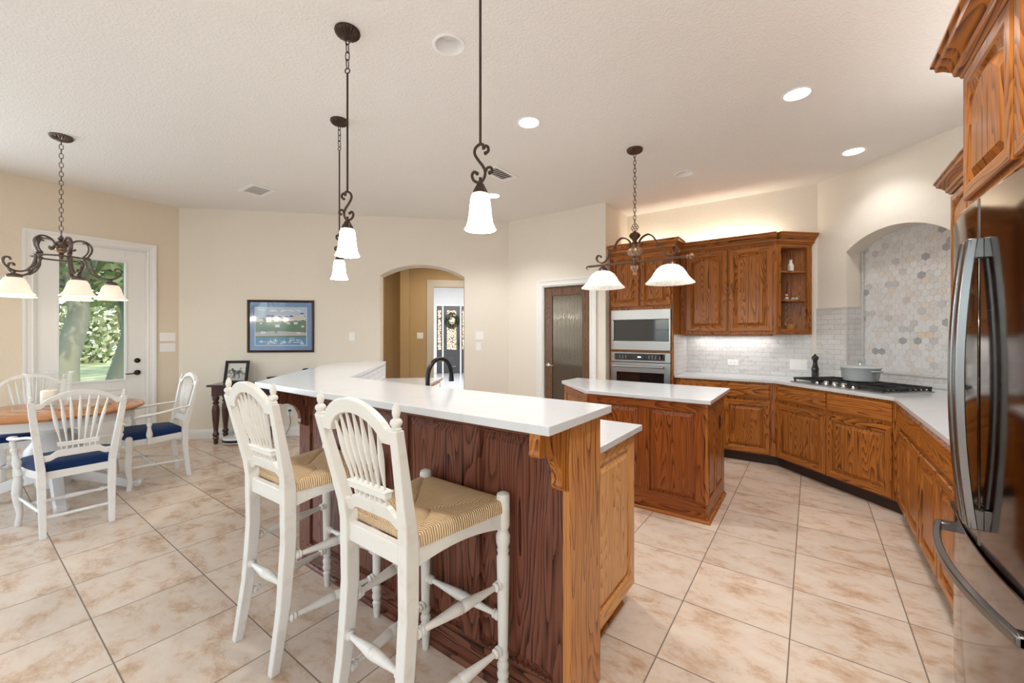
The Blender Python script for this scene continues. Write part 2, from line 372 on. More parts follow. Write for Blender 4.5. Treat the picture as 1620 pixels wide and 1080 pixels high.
def thin_glass(name, col, es):
    m = bpy.data.materials.new(name); m.use_nodes = True; n = m.node_tree.nodes; l = m.node_tree.links; n.clear()
    o = n.new('ShaderNodeOutputMaterial'); d = n.new('ShaderNodeBsdfDiffuse'); t = n.new('ShaderNodeBsdfTranslucent'); e = n.new('ShaderNodeEmission')
    v = mapped(n, l, (1, 1, 1)); nz = n.new('ShaderNodeTexNoise'); nz.inputs['Scale'].default_value = 38; nz.inputs['Detail'].default_value = 5; l.new(v, nz.inputs['Vector'])
    r = ramp(n, [(.35, tuple(.78 * c for c in col)), (.65, col)]); l.new(nz.outputs['Fac'], r.inputs['Fac'])
    for x in (d, t): l.new(r.outputs['Color'], x.inputs[0])
    e.inputs[0].default_value = (1, .95, .87, 1); e.inputs[1].default_value = es
    a = n.new('ShaderNodeMixShader'); a.inputs[0].default_value = .55; l.new(d.outputs[0], a.inputs[1]); l.new(t.outputs[0], a.inputs[2])
    s = n.new('ShaderNodeAddShader'); l.new(a.outputs[0], s.inputs[0]); l.new(e.outputs[0], s.inputs[1]); l.new(s.outputs[0], o.inputs[0])
    return m
SHADEI = thin_glass('alabaster_shade_glass', (.85, .83, .78), .14)
LAMP = plain('lamp_face', (1, 1, 1), 0.5, emit=(1.0, 0.97, 0.92), es=9)
LAMPOFF = plain('unlit_reflector', (0.72, 0.72, 0.73), 0.3, 0.2)
def pane(name, tint=(0.96, 0.98, 0.97), gloss=0.04, refl=0.10, cap=1.0):
    m = bpy.data.materials.new(name); m.use_nodes = True; n = m.node_tree.nodes; l = m.node_tree.links; n.clear()
    o = n.new('ShaderNodeOutputMaterial'); t = n.new('ShaderNodeBsdfTransparent'); t.inputs[0].default_value = (*tint, 1)
    g = n.new('ShaderNodeBsdfGlossy'); g.inputs['Roughness'].default_value = gloss; g.inputs[0].default_value = (0.9, 0.9, 0.9, 1)
    f = n.new('ShaderNodeLayerWeight'); f.inputs['Blend'].default_value = refl; mx = n.new('ShaderNodeMixShader')
    l.new(mth(n, l, 'MULTIPLY', f.outputs['Fresnel'], cap), mx.inputs[0]); l.new(t.outputs[0], mx.inputs[1]); l.new(g.outputs[0], mx.inputs[2]); l.new(mx.outputs[0], o.inputs[0])
    return m
PANE = pane('clear_pane_glass')
def vase_glass():
    m = bpy.data.materials.new('clear_vase_glass'); m.use_nodes = True; n = m.node_tree.nodes; l = m.node_tree.links; n.clear()
    o = n.new('ShaderNodeOutputMaterial'); t = n.new('ShaderNodeBsdfTransparent'); t.inputs[0].default_value = (.97, .98, .98, 1)
    d = n.new('ShaderNodeBsdfDiffuse'); d.inputs[0].default_value = (.85, .88, .88, 1); g = n.new('ShaderNodeBsdfGlossy'); g.inputs['Roughness'].default_value = .12
    f = n.new('ShaderNodeLayerWeight'); f.inputs['Blend'].default_value = .3; a = n.new('ShaderNodeMixShader'); a.inputs[0].default_value = .35; l.new(d.outputs[0], a.inputs[1]); l.new(g.outputs[0], a.inputs[2])
    mx = n.new('ShaderNodeMixShader'); l.new(mth(n, l, 'ADD', .05, mth(n, l, 'MULTIPLY', mth(n, l, 'POWER', f.outputs['Facing'], 2.2), .75)), mx.inputs[0])  # whiter towards the edges: bright refraction painted as diffuse
    l.new(t.outputs[0], mx.inputs[1]); l.new(a.outputs[0], mx.inputs[2]); l.new(mx.outputs[0], o.inputs[0]); return m
VASEG = vase_glass()
CHIRON = plain('brushed_pewter_iron', (0.15, 0.115, 0.10), 0.34, 0.85)
# ================================================================== SETTING
CX, CY = -6.782, 1.818                      # corner of the left wall and the diagonal wall
TP = FR(CX, CY, 0, 45)                      # diagonal wall frame: x along the wall, y into it
SP = 4.43                                   # where the pantry wall starts, along the diagonal wall
PY = 4.95; BY = 5.72; PX = -2.12; RX = 1.15 # pantry wall, back wall, return, right wall
jx, jy = CX + SP / sqrt(2), CY + SP / sqrt(2)
DX0, DY0 = 0.06, 5.72; DX1, DY1 = 1.15, 4.63  # cooktop wall (diagonal)
m = MB(); m.prism([(CX - .3, -4.1), (RX + .2, -4.1), (RX + .2, BY + .2), (PX - 1.3, BY + .2), (jx - .1, jy + .1), (CX - .12, CY + .12), (CX - .3, CY)], -0.12, 0)
struct(obj('floor', m, FLOORM), 'beige travertine tile floor with thin grout lines')
m = MB(TP); m.box(-1.5, 7, 0.0, 10.5, -0.12, -0.001)
struct(obj('floor_hall', m, plain('polished_hall_floor', (0.42, 0.44, 0.47), 0.12)), 'glossy grey floor of the hall beyond the arch')
m = MB(); m.box(CX - .3, RX + .2, -4.1, BY + .3, CEIL, CEIL + .1)
struct(obj('ceiling', m, CEILM), 'pale textured ceiling')

def holed(mb, x0, x1, z0, z1, y0, y1, holes):
    """Wall slab in local xz between x0..x1 with rectangular holes (a, b, za, zb) sorted by a."""
    x = x0
    for a, b, za, zb in holes:
        mb.box(x, a, y0, y1, z0, z1)
        if za > z0: mb.box(a, b, y0, y1, z0, za)
        if zb < z1: mb.box(a, b, y0, y1, zb, z1)
        x = b
    mb.box(x, x1, y0, y1, z0, z1)
# left wall, local x = +Y, local y = -X
TL = FR(CX, 0, 0, 90)
m = MB(TL); holed(m, -4.0, CY, 0, CEIL, 0, .16, [(-2.75, -0.35, .45, 2.5), (.565, 1.495, 0, 2.435)])
struct(obj('wall_left', m, WALLL), 'tan wall with the glazed patio door')
def arch_pts(x0, x1, zs, za, n=20):
    w = (x1 - x0) / 2; h = za - zs; r = (w * w + h * h) / (2 * h); cz = za - r; a0 = math.asin(w / r)
    return [((x0 + x1) / 2 + r * sin(-a0 + 2 * a0 * i / n), cz + r * cos(-a0 + 2 * a0 * i / n)) for i in range(n + 1)]
def arch_wall(mb, x0, x1, zb, zt, a, b, zs, za, y0, y1, sill=0):
    mb.box(x0, a, y0, y1, zb, zt); mb.box(b, x1, y0, y1, zb, zt)
    p = arch_pts(a, b, zs, za)
    for (xa, z1_), (xb, z2_) in zip(p[:-1], p[1:]):
        mb.prism_y([(xa, z1_), (xb, z2_), (xb, zt), (xa, zt)], y0, y1)
m = MB(TP); arch_wall(m, 0, SP, 0, CEIL, 2.57, 3.767, 2.235, 2.40, 0, .30)
struct(obj('wall_diagonal', m, WALL, weld=True), 'beige wall with framed picture and arched opening')
m = MB(); m2 = MB()
holed(m, jx, PX, 0, CEIL, PY, PY + .12, [(-3.06, -2.33, 0, 2.065)])
struct(obj('wall_pantry', m, WALL), 'beige wall with the pantry door')
m = MB(); m.box(PX - .12, PX, PY + .12, BY + .1, 0, CEIL);
struct(obj('wall_return', m, WALL), 'narrow wall return beside the oven cabinet')
m = MB(); m.box(PX - .12, DX0 + .3, BY, BY + .12, 0, CEIL)
wb = struct(obj('wall_back', m, WALL), 'beige wall above the oak wall cabinets')
m = MB(); m.box(PX + .8, DX0 - .055, BY - .008, BY, .908, 1.40); tag(obj('backsplash_tile', m, SUB0, wb), 'white marble subway tile')
m = MB(); m.box(-1.3215, -1.3135, 5.095, BY - .009, .908, 1.389); tag(obj('backsplash_tile', m, subway('marble_subway_tile_side', 90), wb), 'marble tile return beside the oven tower')
# cooktop wall with the arched niche; frame: x to the right, y into the wall
TD = FR(DX0, DY0, 0, -45); DL = hypot(DX1 - DX0, DY1 - DY0)
na, nb = 0.335, 1.225
m = MB(TD); arch_wall(m, -.05, DL + .05, 0, CEIL, na, nb, 2.245, 2.405, 0, .205)
m.box(-.05, DL + .05, .225, .26, 0, CEIL)
wd = struct(obj('wall_cooktop', m, WALL, weld=True), 'beige diagonal wall with an arched niche over the cooktop')
m = MB(TD); m.box(-.02, na - .012, -.008, 0, .908, 1.665); m.box(nb + .012, DL, -.008, 0, .908, 1.665)
m.box(na, nb, .185, .197, .908, 1.012)
tag(obj('backsplash_tile', m, SUBD, wd), 'white marble subway tile beside the niche')
m = MB(TD); m.box(na, na + .008, .0, .19, .908, 1.665); m.box(nb - .008, nb, .0, .19, .908, 1.665)
tag(obj('backsplash_tile', m, SUBU, wd), 'marble subway tile on the niche side')
m = MB(TD)
m.box(na - .012, na + .010, -.010, .0, .908, 1.675); m.box(nb - .010, nb + .012, -.010, 0, .908, 1.675); m.box(-.02, na, -.010, 0, 1.665, 1.677)
m.box(na + .008, na + .02, .172, .197, 1.02, 2.25); m.box(nb - .02, nb - .008, .172, .197, 1.02, 2.25); m.box(na + .01, nb - .01, .170, .197, 1.008, 1.022); m.box(na, na + .01, 0, .19, 1.665, 1.677)
obj('tile_edge_strip', m, marble('pale_stone_strip', (.66, .65, .63), (.55, .54, .52)), wd, bevel=.002)
# hexagon mosaic on the back of the niche
m = MB(TD); hr = .0365; dxh = hr * sqrt(3); rows = int((2.45 - 1.0) / (1.5 * hr)) + 2; rng = random.Random(12)
for j in range(rows):
    for i in range(int((nb - na) / dxh) + 2):
        x = na + i * dxh + (dxh / 2 if j % 2 else 0); z = 1.0 + j * 1.5 * hr
        if z < 1.03 or x > nb + .03 or x < na - .02: continue
        rr = hr - .0011; lo = [(x + rr * sin(R(60 * k)), .2030, z + rr * cos(R(60 * k))) for k in range(6)]
        r2 = rr - .0006; up = [(x + r2 * sin(R(60 * k)), .199, z + r2 * cos(R(60 * k))) for k in range(6)]
        q = rng.random(); m.mi = 0 if q < .46 else 1 if q < .72 else 2 if q < .87 else 3 if q < .95 else 4 if q < .98 else 5
        m.rings([lo, up])
obj('hexagon_mosaic', m, HEX, wd)
m = MB(TD); m.box(na - .03, nb + .03, .2010, .224, .9, 2.5); obj('mosaic_grout', m, GROUT, wd)
TRW = FR(RX, 0, 0, -90)
m = MB(TRW); holed(m, -DY1 - .1, 4.0, 0, CEIL, 0, .14, [(.65, 2.85, .6, 2.6)]); wr = struct(obj('wall_right', m, WALL), 'beige wall behind the refrigerator')
m = MB(); m.box(RX - .008, RX, 2.4, DY1 - .02, .908, 1.40); obj('backsplash_tile', m, subway('marble_subway_tile_right', 90), wr)
m = MB(FR(0, -3.95, 0, 180)); holed(m, -RX - .1, -CX + .1, 0, CEIL, 0, .14, [(-.4, 1.9, .5, 2.6), (2.7, 4.3, .5, 2.6)])
struct(obj('wall_rear', m, WALL), 'beige wall with two wide unseen windows')

def window(n, T, x0, x1, z0, z1, cols, label):
    m = MB(T); w = .05
    m.box(x0, x0 + w, .03, .10, z0, z1); m.box(x1 - w, x1, .03, .10, z0, z1); m.box(x0, x1, .03, .10, z0, z0 + w); m.box(x0, x1, .03, .10, z1 - w, z1)
    for k in range(1, cols):
        xm = x0 + (x1 - x0) * k / cols; m.box(xm - .03, xm + .03, .035, .095, z0, z1)
    m.box(x0, x1, .045, .085, (z0 + z1) / 2 - .02, (z0 + z1) / 2 + .02)
    o = struct(obj('window_%d' % n, m, TRIM, bevel=.004), label)
    m = MB(T); m.box(x0 + w, x1 - w, .062, .068, z0 + w, z1 - w); obj('pane', m, PANE, o)
    m = MB(T); c = .085; t = .018
    m.box(x0 - c, x0, -t, 0, z0 - c, z1 + c); m.box(x1, x1 + c, -t, 0, z0 - c, z1 + c); m.box(x0, x1, -t, 0, z0 - c, z0); m.box(x0, x1, -t, 0, z1, z1 + c)
    obj('window_casing', m, TRIM, o, bevel=.004)
window(1, TL, -2.75, -.35, .45, 2.5, 3, 'white triple window of the breakfast nook')
window(2, FR(0, -3.95, 0, 180), -.4, 1.9, .5, 2.6, 3, 'unseen white window in the rear wall, kitchen side')  # rear openings added behind the camera to let fill light in
window(3, FR(0, -3.95, 0, 180), 2.7, 4.3, .5, 2.6, 2, 'unseen white window in the rear wall, nook side')

window(6, TRW, .65, 2.85, .6, 2.6, 3, 'white window added in the right wall behind the camera')  # opening added to bring light in from the right
CASE = [(0, 0), (.020, 0), (.024, .012), (.018, .03), (.020, .055), (.012, .075), (.010, .088), (0, .088)]
def casing(n, T, x0, x1, zt, label, mat=TRIM, w=.088):
    """Moulded door casing: stepped profile on three sides, mitred."""
    m = MB(T); prof = [(0, 0), (0, .010), (.012, .016), (.022, .012), (.050, .016), (.066, .024), (w, .026), (w, 0)]
    loops = []
    for sx, cx, cz, dx, dz in ((0, x0, 0, -1, 0), (1, x0, zt, -1, 1), (2, x1, zt, 1, 1), (3, x1, 0, 1, 0)):
        loops.append([(cx + dx * a, -b, cz + dz * a) for a, b in prof])
    m.rings(loops, True, True)
    return struct(obj('trim_%d' % n, m, mat), label)
# baseboards
BBP = [(0, 0), (.016, 0), (.016, .085), (.010, .105), (.006, .120), (0, .125)]
m = MB(); m.sweep([(CX, -3.9), (CX, .482)], BBP); struct(obj('baseboard_left', m, TRIM), 'white baseboard under the tan wall')
m = MB(); m.sweep([(CX, 1.58), (CX, CY), (CX + 2.57 / sqrt(2), CY + 2.57 / sqrt(2))], BBP); struct(obj('baseboard_diagonal', m, TRIM), 'white baseboard under the picture wall')
m = MB(); m.sweep([(CX + 3.767 / sqrt(2), CY + 3.767 / sqrt(2)), (jx, jy), (-3.15, PY)], BBP); struct(obj('baseboard_pantry', m, TRIM), 'white baseboard beside the pantry door')

# ---- door 1: glazed patio door
casing(1, TL, .565, 1.495, 2.435, 'white moulded casing round the patio door')
m = MB(TL); a, b, zt = .578, 1.482, 2.425; g0, g1, gz0, gz1 = .745, 1.29, .845, 2.265
m.box(a, g0, .02, .062, .01, zt); m.box(g1, b, .02, .062, .01, zt); m.box(g0, g1, .02, .062, .01, gz0); m.box(g0, g1, .02, .062, gz1, zt)
d1 = struct(obj('door_1', m, TRIM, bevel=.003), 'white patio door with one tall glass pane')
m = MB(TL); s = .022
for q in ((g0 - s, g0, gz0 - s, gz1 + s), (g1, g1 + s, gz0 - s, gz1 + s), (g0, g1, gz0 - s, gz0), (g0, g1, gz1, gz1 + s)): m.box(q[0], q[1], .008, .03, q[2], q[3])
obj('glazing_bead', m, TRIM, d1, bevel=.004)
m = MB(TL); m.box(g0, g1, .038, .044, gz0, gz1); obj('pane', m, PANE, d1)
m = MB(TL); m.rings([[(x, y, z) for x, z in ((g0 + o, .16 + o), (g1 - o, .16 + o), (g1 - o, .74 - o), (g0 + o, .74 - o))] for o, y in ((0, .02), (.0, .012), (.02, .012), (.035, .018), (.07, .012))]); obj('lower_panel', m, TRIM, d1)
m = MB(TL)
for z, r in ((1.066, .03), (.917, .032)): m.lathe_dir([(r, 0), (r, .5), (r * .7, .85), (.01, 1)], (1.405, .02, z), (1.405, -.006, z), 20)
m.lathe_dir([(.011, 0), (.011, 1)], (1.405, .0, .917), (1.405, -.045, .917), 12)
m.tube([(1.405, -.045, .917), (1.38, -.05, .916), (1.34, -.05, .909), (1.30, -.046, .907), (1.285, -.04, .910)], [.010, .009, .007, .006, .005], 10)
m.box(1.400, 1.410, -.012, -.004, 1.048, 1.084)
tag(obj('door_handle', m, BLACKM, d1, smooth=True), 'black lever and deadbolt')
m = MB(TL); m.box(.565, .578, .0, .16, 0, 2.435); m.box(1.482, 1.495, 0, .16, 0, 2.435); m.box(.565, 1.495, 0, .16, 2.425, 2.435); m.box(.565, 1.495, 0, .16, 0, .012)
struct(obj('trim_2', m, TRIM), 'white jamb of the patio door')
# ---- door 2: pantry door with reeded glass
casing(3, FR(0, PY), -3.06, -2.33, 2.065, 'white moulded casing round the pantry door')
m = MB(); m.box(-3.06, -3.045, PY, PY + .12, 0, 2.065); m.box(-2.345, -2.33, PY, PY + .12, 0, 2.065); m.box(-3.045, -2.345, PY, PY + .12, 2.052, 2.065)
struct(obj('trim_4', m, TRIM), 'white jamb of the pantry door')
PDM = oak('pantry_door_oak', (0.05, 0.024, 0.012), (0.115, 0.058, 0.030), (0.165, 0.088, 0.048), True, 0.3)
m = MB(FR(0, PY)); a, b = -3.042, -2.348; g0, g1, gz0, gz1 = -2.925, -2.465, .25, 1.93
m.box(a, g0, .03, .065, .01, 2.05); m.box(g1, b, .03, .065, .01, 2.05); m.box(g0, g1, .03, .065, .01, gz0); m.box(g0, g1, .03, .065, gz1, 2.05)
d2 = struct(obj('door_2', m, PDM, bevel=.004), 'dark wooden pantry door with reeded glass')
m = MB(FR(0, PY)); N = 20
vs = []
for k in range(N * 8 + 1):
    x = g0 + (g1 - g0) * k / (N * 8); y = .042 + .0042 * cos(2 * pi * k / 8); vs.append((x, y))
m.prism(vs + [(g1, .052), (g0, .052)], gz0, gz1)
RG = plain('reeded_glass', (0.22, 0.195, 0.155), 0.10, 0.6, coat=1)
tag(obj('reeded_pane', m, RG, d2, smooth=True), 'smoky reeded glass')
m = MB(FR(0, PY)); m.lathe_dir([(.026, 0), (.026, .6), (.012, 1)], (-2.985, .03, .967), (-2.985, .012, .967), 18)
m.tube([(-2.985, .014, .967), (-2.985, -.028, .967), (-2.96, -.035, .967), (-2.90, -.034, .963), (-2.875, -.03, .966)], [.009, .009, .009, .006, .005], 10)
tag(obj('door_handle', m, CHROME, d2, smooth=True), 'chrome lever')
# pantry closet behind it
m = MB(); m.box(-3.35, -3.25, PY + .12, BY + .1, 0, CEIL); m.box(-3.35, PX - .1, BY, BY + .1, 0, CEIL); struct(obj('wall_closet', m, WHITEW), 'white wall of the pantry closet')
m = MB()
for z in (.45, .80, 1.12, 1.45, 1.78): m.box(-3.25, PX - .13, BY - .32, BY - .005, z, z + .02)
struct(obj('trim_5', m, TRIM), 'white shelves inside the pantry')
light('pantry_fill', 'POINT', (-2.7, 5.25, 2.5), 9, (1, .93, .82), shadow_soft_size=.08)  # unseen lamp added to light the closet shelves

# ---- hall and entry beyond the arch (frame TP)
m = MB(TP); holed(m, .8, 6.0, 0, CEIL, 2.2, 2.34, [(3.253, 4.35, 0, 2.335)]); m.box(2.63, 2.79, 2.0, 2.2, 0, CEIL); m.box(2.2, 2.34, .3, 2.2, 0, CEIL); m.box(5.0, 5.12, .3, 2.2, 0, CEIL)
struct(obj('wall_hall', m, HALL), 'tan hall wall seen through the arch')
m = MB(TP); m.box(.8, 6.0, .1, 2.3, 2.75, 2.85); struct(obj('ceiling_hall', m, CEILM), 'hall ceiling')
m = MB(TP); m.box(3.12, 3.253, 2.18, 2.2, 0, 2.47); m.box(3.253, 4.35, 2.18, 2.2, 2.335, 2.47); m.box(4.35, 4.48, 2.18, 2.2, 0, 2.47)
struct(obj('trim_6', m, TRIMB, bevel=.003), 'beige casing of the opening to the entry')
m = MB(TP); m.box(2.0, 2.1, 2.34, 9.1, 0, 4.0); m.box(5.5, 5.6, 2.34, 9.1, 0, 4.0); holed(m, 2.0, 5.6, 0, 4.0, 9.0, 9.14, [(3.10, 4.62, 0, 2.47)])
struct(obj('wall_entry', m, WHITEW), 'white walls of the entry')
m = MB(TP); m.box(2.0, 5.6, 2.34, 9.1, 3.3, 3.4); struct(obj('ceiling_entry', m, plain('entry_ceiling_paint', (.8, .8, .8), .9)), 'white entry ceiling')
m = MB(TP)
for x in (3.10, 3.345, 3.985, 4.23): m.box(x, x + .045, 8.97, 9.05, 0, 2.47)
m.box(3.10, 4.62, 8.97, 9.05, 2.43, 2.49)
struct(obj('trim_7', m, TRIM, bevel=.003), 'white frame of the front door')
ED = plain('charcoal_door_paint', (0.045, 0.048, 0.055), 0.35)
def lace():
    m, n, l, b = newmat('glowing_leaded_glass')
    v = mapped(n, l, (14, 14, 11)); vo = n.new('ShaderNodeTexVoronoi'); vo.feature = 'DISTANCE_TO_EDGE'; vo.inputs['Scale'].default_value = 1.0
    l.new(v, vo.inputs['Vector']); r = ramp(n, [(0.06, (0.03, 0.025, 0.02)), (0.14, (0.75, 0.60, 0.40)), (1, (0.85, 0.74, 0.55))]); l.new(vo.outputs['Distance'], r.inputs['Fac'])
    l.new(r.outputs['Color'], b.inputs['Base Color']); l.new(r.outputs['Color'], b.inputs['Emission Color']); b.inputs['Emission Strength'].default_value = 0.75; b.inputs['Roughness'].default_value = .3  # emission stands in for daylight coming through the glass
    return m
LACE = lace()
m = MB(TP); m.box(3.395, 3.98, 9.0, 9.045, .01, 2.42)
d3 = struct(obj('door_3', m, ED, bevel=.004), 'charcoal front door with ornate glass')
m = MB(TP); m.box(3.515, 3.855, 8.985, 9.0, .85, 2.27); tag(obj('pane', m, LACE, d3), 'ornate gold and black leaded glass')
m = MB(TP); m.rings([[(x, y, z) for x, z in ((3.50 + o, .2 + o), (3.87 - o, .2 + o), (3.87 - o, .68 - o), (3.50 + o, .68 - o))] for o, y in ((0, 9.0), (0, 8.985), (.03, 8.985), (.05, 8.995))]); obj('lower_panel', m, ED, d3)
m = MB(TP); m.lathe_dir([(.03, 0), (.03, .4), (.012, 1)], (3.94, 9.0, 1.05), (3.94, 8.93, 1.05)); m.box(3.93, 3.95, 8.96, 9.0, .93, 1.2); obj('door_handle', m, BLACKM, d3)
for k, x in enumerate((3.15, 4.03)):
    m = MB(TP); m.box(x, x + .19, 9.0, 9.045, .01, 2.42); sl = struct(obj('window_%d' % (4 + k), m, ED, bevel=.004), ('left' if k == 0 else 'right') + ' sidelight of the front door')
    m = MB(TP); m.box(x + .04, x + .15, 8.985, 9.0, .85, 2.27); obj('pane', m, LACE, sl)
m = MB(TP); m.box(2.0, 5.6, 9.14, 9.3, 0, 4.0); struct(obj('wall_porch', m, WHITEW), 'porch wall behind the front door')
light('entry_fill', 'AREA', TP @ Vector((3.7, 5.5, 3.25)), 290, (1, .97, .93), (0, 0, 0), shape='SQUARE', size=1.4)  # unseen area light added to brighten the entry walls
light('hall_light', 'AREA', TP @ Vector((3.6, 1.2, 2.72)), 16, (1, .9, .75), (0, 0, 0), shape='SQUARE', size=.5)
# ---- outside the patio door
def ground():
    m, n, l, b = newmat('lawn')
    v = mapped(n, l, (1, 1, 1)); nz = n.new('ShaderNodeTexNoise'); nz.inputs['Scale'].default_value = 1.2; nz.inputs['Detail'].default_value = 8; l.new(v, nz.inputs['Vector'])
    r = ramp(n, [(.3, (.10, .12, .05)), (.55, (.24, .27, .12)), (.8, (.42, .40, .30))]); l.new(nz.outputs['Fac'], r.inputs['Fac']); l.new(r.outputs['Color'], b.inputs['Base Color']); b.inputs['Roughness'].default_value = .9
    return m
m = MB(); m.box(-60, CX - .3, -30, 30, -.35, -.15); struct(obj('ground', m, ground()), 'grassy yard outside the patio door')
m = MB(); m.box(-9.2, CX - .17, -3, 4, -.2, -.03); struct(obj('patio_slab', m, plain('concrete', (.45, .43, .40), .9)), 'concrete patio slab')
BARK = plain('grey_bark', (.17, .165, .11), .9, bump=.8, bscale=18)
LEAFS = [plain('leaves_%s' % k, c, .7) for k, c in (('olive', (.22, .25, .10)), ('green', (.17, .22, .09)), ('pale', (.33, .36, .19)))]
def tree(x, y, h, cr, k, lab, nl=2600):
    rg = random.Random(int(x * 31 + y * 7)); r = thing('tree', lab, 'tree', (x, y, -.15), 0, 'trees in the yard')
    m = MB(); p = [(x + .10 * sin(i * .9 + x), y + .12 * cos(i * 1.1 + y), -.15 + h * .62 * i / 8) for i in range(9)]
    m.tube(p, [.24 * (1.35 if i == 0 else 1 - .07 * i) for i in range(9)], 10)
    for a in range(6):
        t = p[5 + a % 4]; an = a * 1.05 + x; e = (t[0] + cr * .8 * cos(an), t[1] + cr * .8 * sin(an), t[2] + h * .22)
        m.tube([t, ((t[0] + e[0]) / 2, (t[1] + e[1]) / 2, t[2] + h * .06), e], [.10, .07, .03], 7)
    obj('trunk', m, BARK, r, smooth=True)
    m = MB()
    for _ in range(nl):
        u = rg.random() ** .4; th = rg.random() * 2 * pi; ph = math.acos(2 * rg.random() - 1)
        c = Vector((x + cr * u * sin(ph) * cos(th), y + cr * u * sin(ph) * sin(th), -.15 + h * .68 + h * .36 * u * cos(ph)))
        a = Vector((rg.gauss(0, 1), rg.gauss(0, 1), rg.gauss(0, .6))).normalized() * .13; b2 = a.orthogonal().normalized() * .08
        m.add([tuple(c - a), tuple(c + b2), tuple(c + a), tuple(c - b2)], [(0, 1, 2, 3)])
    obj('foliage', m, LEAFS[k], r, keep=True)
for a in ((-12.5, 1.55, 6.5, 2.6, 0, 'nearest oak trunk seen through the patio door'), (-14.5, 2.75, 6.8, 2.6, 1, 'second oak trunk right of the nearest one'), (-20, .6, 7.5, 3.2, 1, 'tall green tree farther out in the yard'), (-22, 4.2, 7.5, 3.4, 2, 'pale green tree far back in the yard'), (-29, 2.4, 8.5, 4.2, 0, 'broad olive tree closing the far end of the yard')): tree(*a)
m = MB(); rg = random.Random(5)
for _ in range(5000):
    c = Vector((-33 + rg.random() * 2, -4 + rg.random() * 18, -.15 + rg.random() ** 1.3 * 3.6)); a = Vector((rg.gauss(0, 1), rg.gauss(0, 1), rg.gauss(0, 1))).normalized() * .2; b2 = a.orthogonal().normalized() * .13
    m.add([tuple(c - a), tuple(c + b2), tuple(c + a), tuple(c - b2)], [(0, 1, 2, 3)])
tag(obj('hedge', m, LEAFS[2], keep=True), 'long pale green hedge along the back of the yard', 'hedge', kind='stuff')
# ================================================================== KITCHEN CABINETS
def raised(mb, x0, x1, z0, z1, y=0, th=.020, fr=.058, arch=0.0, n=12):
    """Raised-panel door front: local x right, y into the cabinet, front face at y - th."""
    f = y - th
    def loop(o, yy, ex=0):
        a, b, c, d = x0 + o, x1 - o, z0 + o, z1 - o
        if o >= fr - .001:
            k = o - fr; h = max(arch, 0)
            zs = z1 - fr - k - h
            pts = [(a, c), (b, c)]
            w = (b - a) / 2
            for i in range(n + 1):
                t = 1 - 2 * i / n; pts.append(((a + b) / 2 + w * t, zs + h * (1 - t * t)))
        else:
            pts = [(a, c), (b, c)] + [((a + b) / 2 + (b - a) / 2 * (1 - 2 * i / n), d) for i in range(n + 1)]
        return [(px, yy, pz) for px, pz in pts]
    L = [loop(0, y), loop(0, f + .006), loop(.006, f), loop(fr - .012, f), loop(fr - .003, f + .005), loop(fr, f + .017), loop(fr + .007, f + .017), loop(fr + .034, f + .003), loop(fr + .036, f + .002)]
    k0 = len(mb.f); mb.rings(L, True, True); N = n + 3
    for i in range(4):
        for k in range(N):
            if k == 0 or 2 <= k <= n + 1: mb.m[k0 + i * N + k] = 1   # rails run crosswise
def slabfront(mb, x0, x1, z0, z1, y=0, th=.020):
    f = y - th
    def lp(o, yy): return [(x0 + o, yy, z0 + o), (x1 - o, yy, z0 + o), (x1 - o, yy, z1 - o), (x0 + o, yy, z1 - o)]
    mb.rings([lp(0, y), lp(0, f + .010), lp(.010, f + .004), lp(.016, f)], True, True)

TOE = plain('dark_toe_kick', (0.03, 0.012, 0.008), 0.5)
def base_unit(name, label, T, w, fronts, depth=.585, group='oak base cabinets', top=.876, miter=(0, 0)):
    """fronts: list of ('drawer'|'door', x0, x1, z0, z1)."""
    t = T.copy(); r = thing(name, label, 'cabinet', t.translation, 0, group)
    a, b = miter
    m = MB(T); m.prism([(0, 0), (w, 0), (w - b * depth, depth), (a * depth, depth)], .105, top); obj('body', m, OAKV, r)
    m = MB(T); m.prism([(a * .06, .06), (w - b * .06, .06), (w - b * depth, depth), (a * depth, depth)], 0, .105); obj('toe_kick', m, TOE, r)
    for kind, x0, x1, z0, z1 in fronts:
        m = MB(T)
        if kind == 'drawer': slabfront(m, x0, x1, z0, z1); obj('drawer', m, OAKH, r)
        else: raised(m, x0, x1, z0, z1); obj('door', m, [OAKV, OAKH], r)
    return r
FY = 5.125
DZ0, DZ1, RZ0, RZ1 = .118, .672, .700, .856
base_unit('base_cabinet', 'oak base cabinet under the counter, beside the oven tower', FR(-1.318, FY), .518, [('drawer', .055, .505, RZ0, RZ1), ('door', .055, .505, DZ0, DZ1)])
base_unit('base_cabinet', 'oak base cabinet left of the diagonal cooktop cabinet', FR(-.80, FY), .497, [('drawer', .010, .452, RZ0, RZ1), ('door', .010, .452, DZ0, DZ1)], miter=(0, -.41))
KX, KY = -.303, FY; EX = .545; EY = KY - (EX - KX); DW = (EX - KX) * sqrt(2)
base_unit('base_cabinet', 'wide diagonal oak base cabinet under the gas cooktop', FR(KX, KY, 0, -45), DW, [('drawer', .035, DW / 2 - .012, RZ0, RZ1), ('drawer', DW / 2 + .002, DW - .045, RZ0, RZ1), ('door', .035, DW / 2 - .008, DZ0, DZ1), ('door', DW / 2, DW - .045, DZ0, DZ1)], depth=.58, miter=(-.41, -.41))
TR = FR(EX, EY, 0, -90); RW = EY - 2.345
base_unit('base_cabinet', 'oak base cabinet right of the cooktop corner, two narrow doors', TR, .835, [('drawer', .045, .815, RZ0, RZ1), ('door', .045, .415, DZ0, DZ1), ('door', .425, .815, DZ0, DZ1)], miter=(-.41, 0), depth=.59)
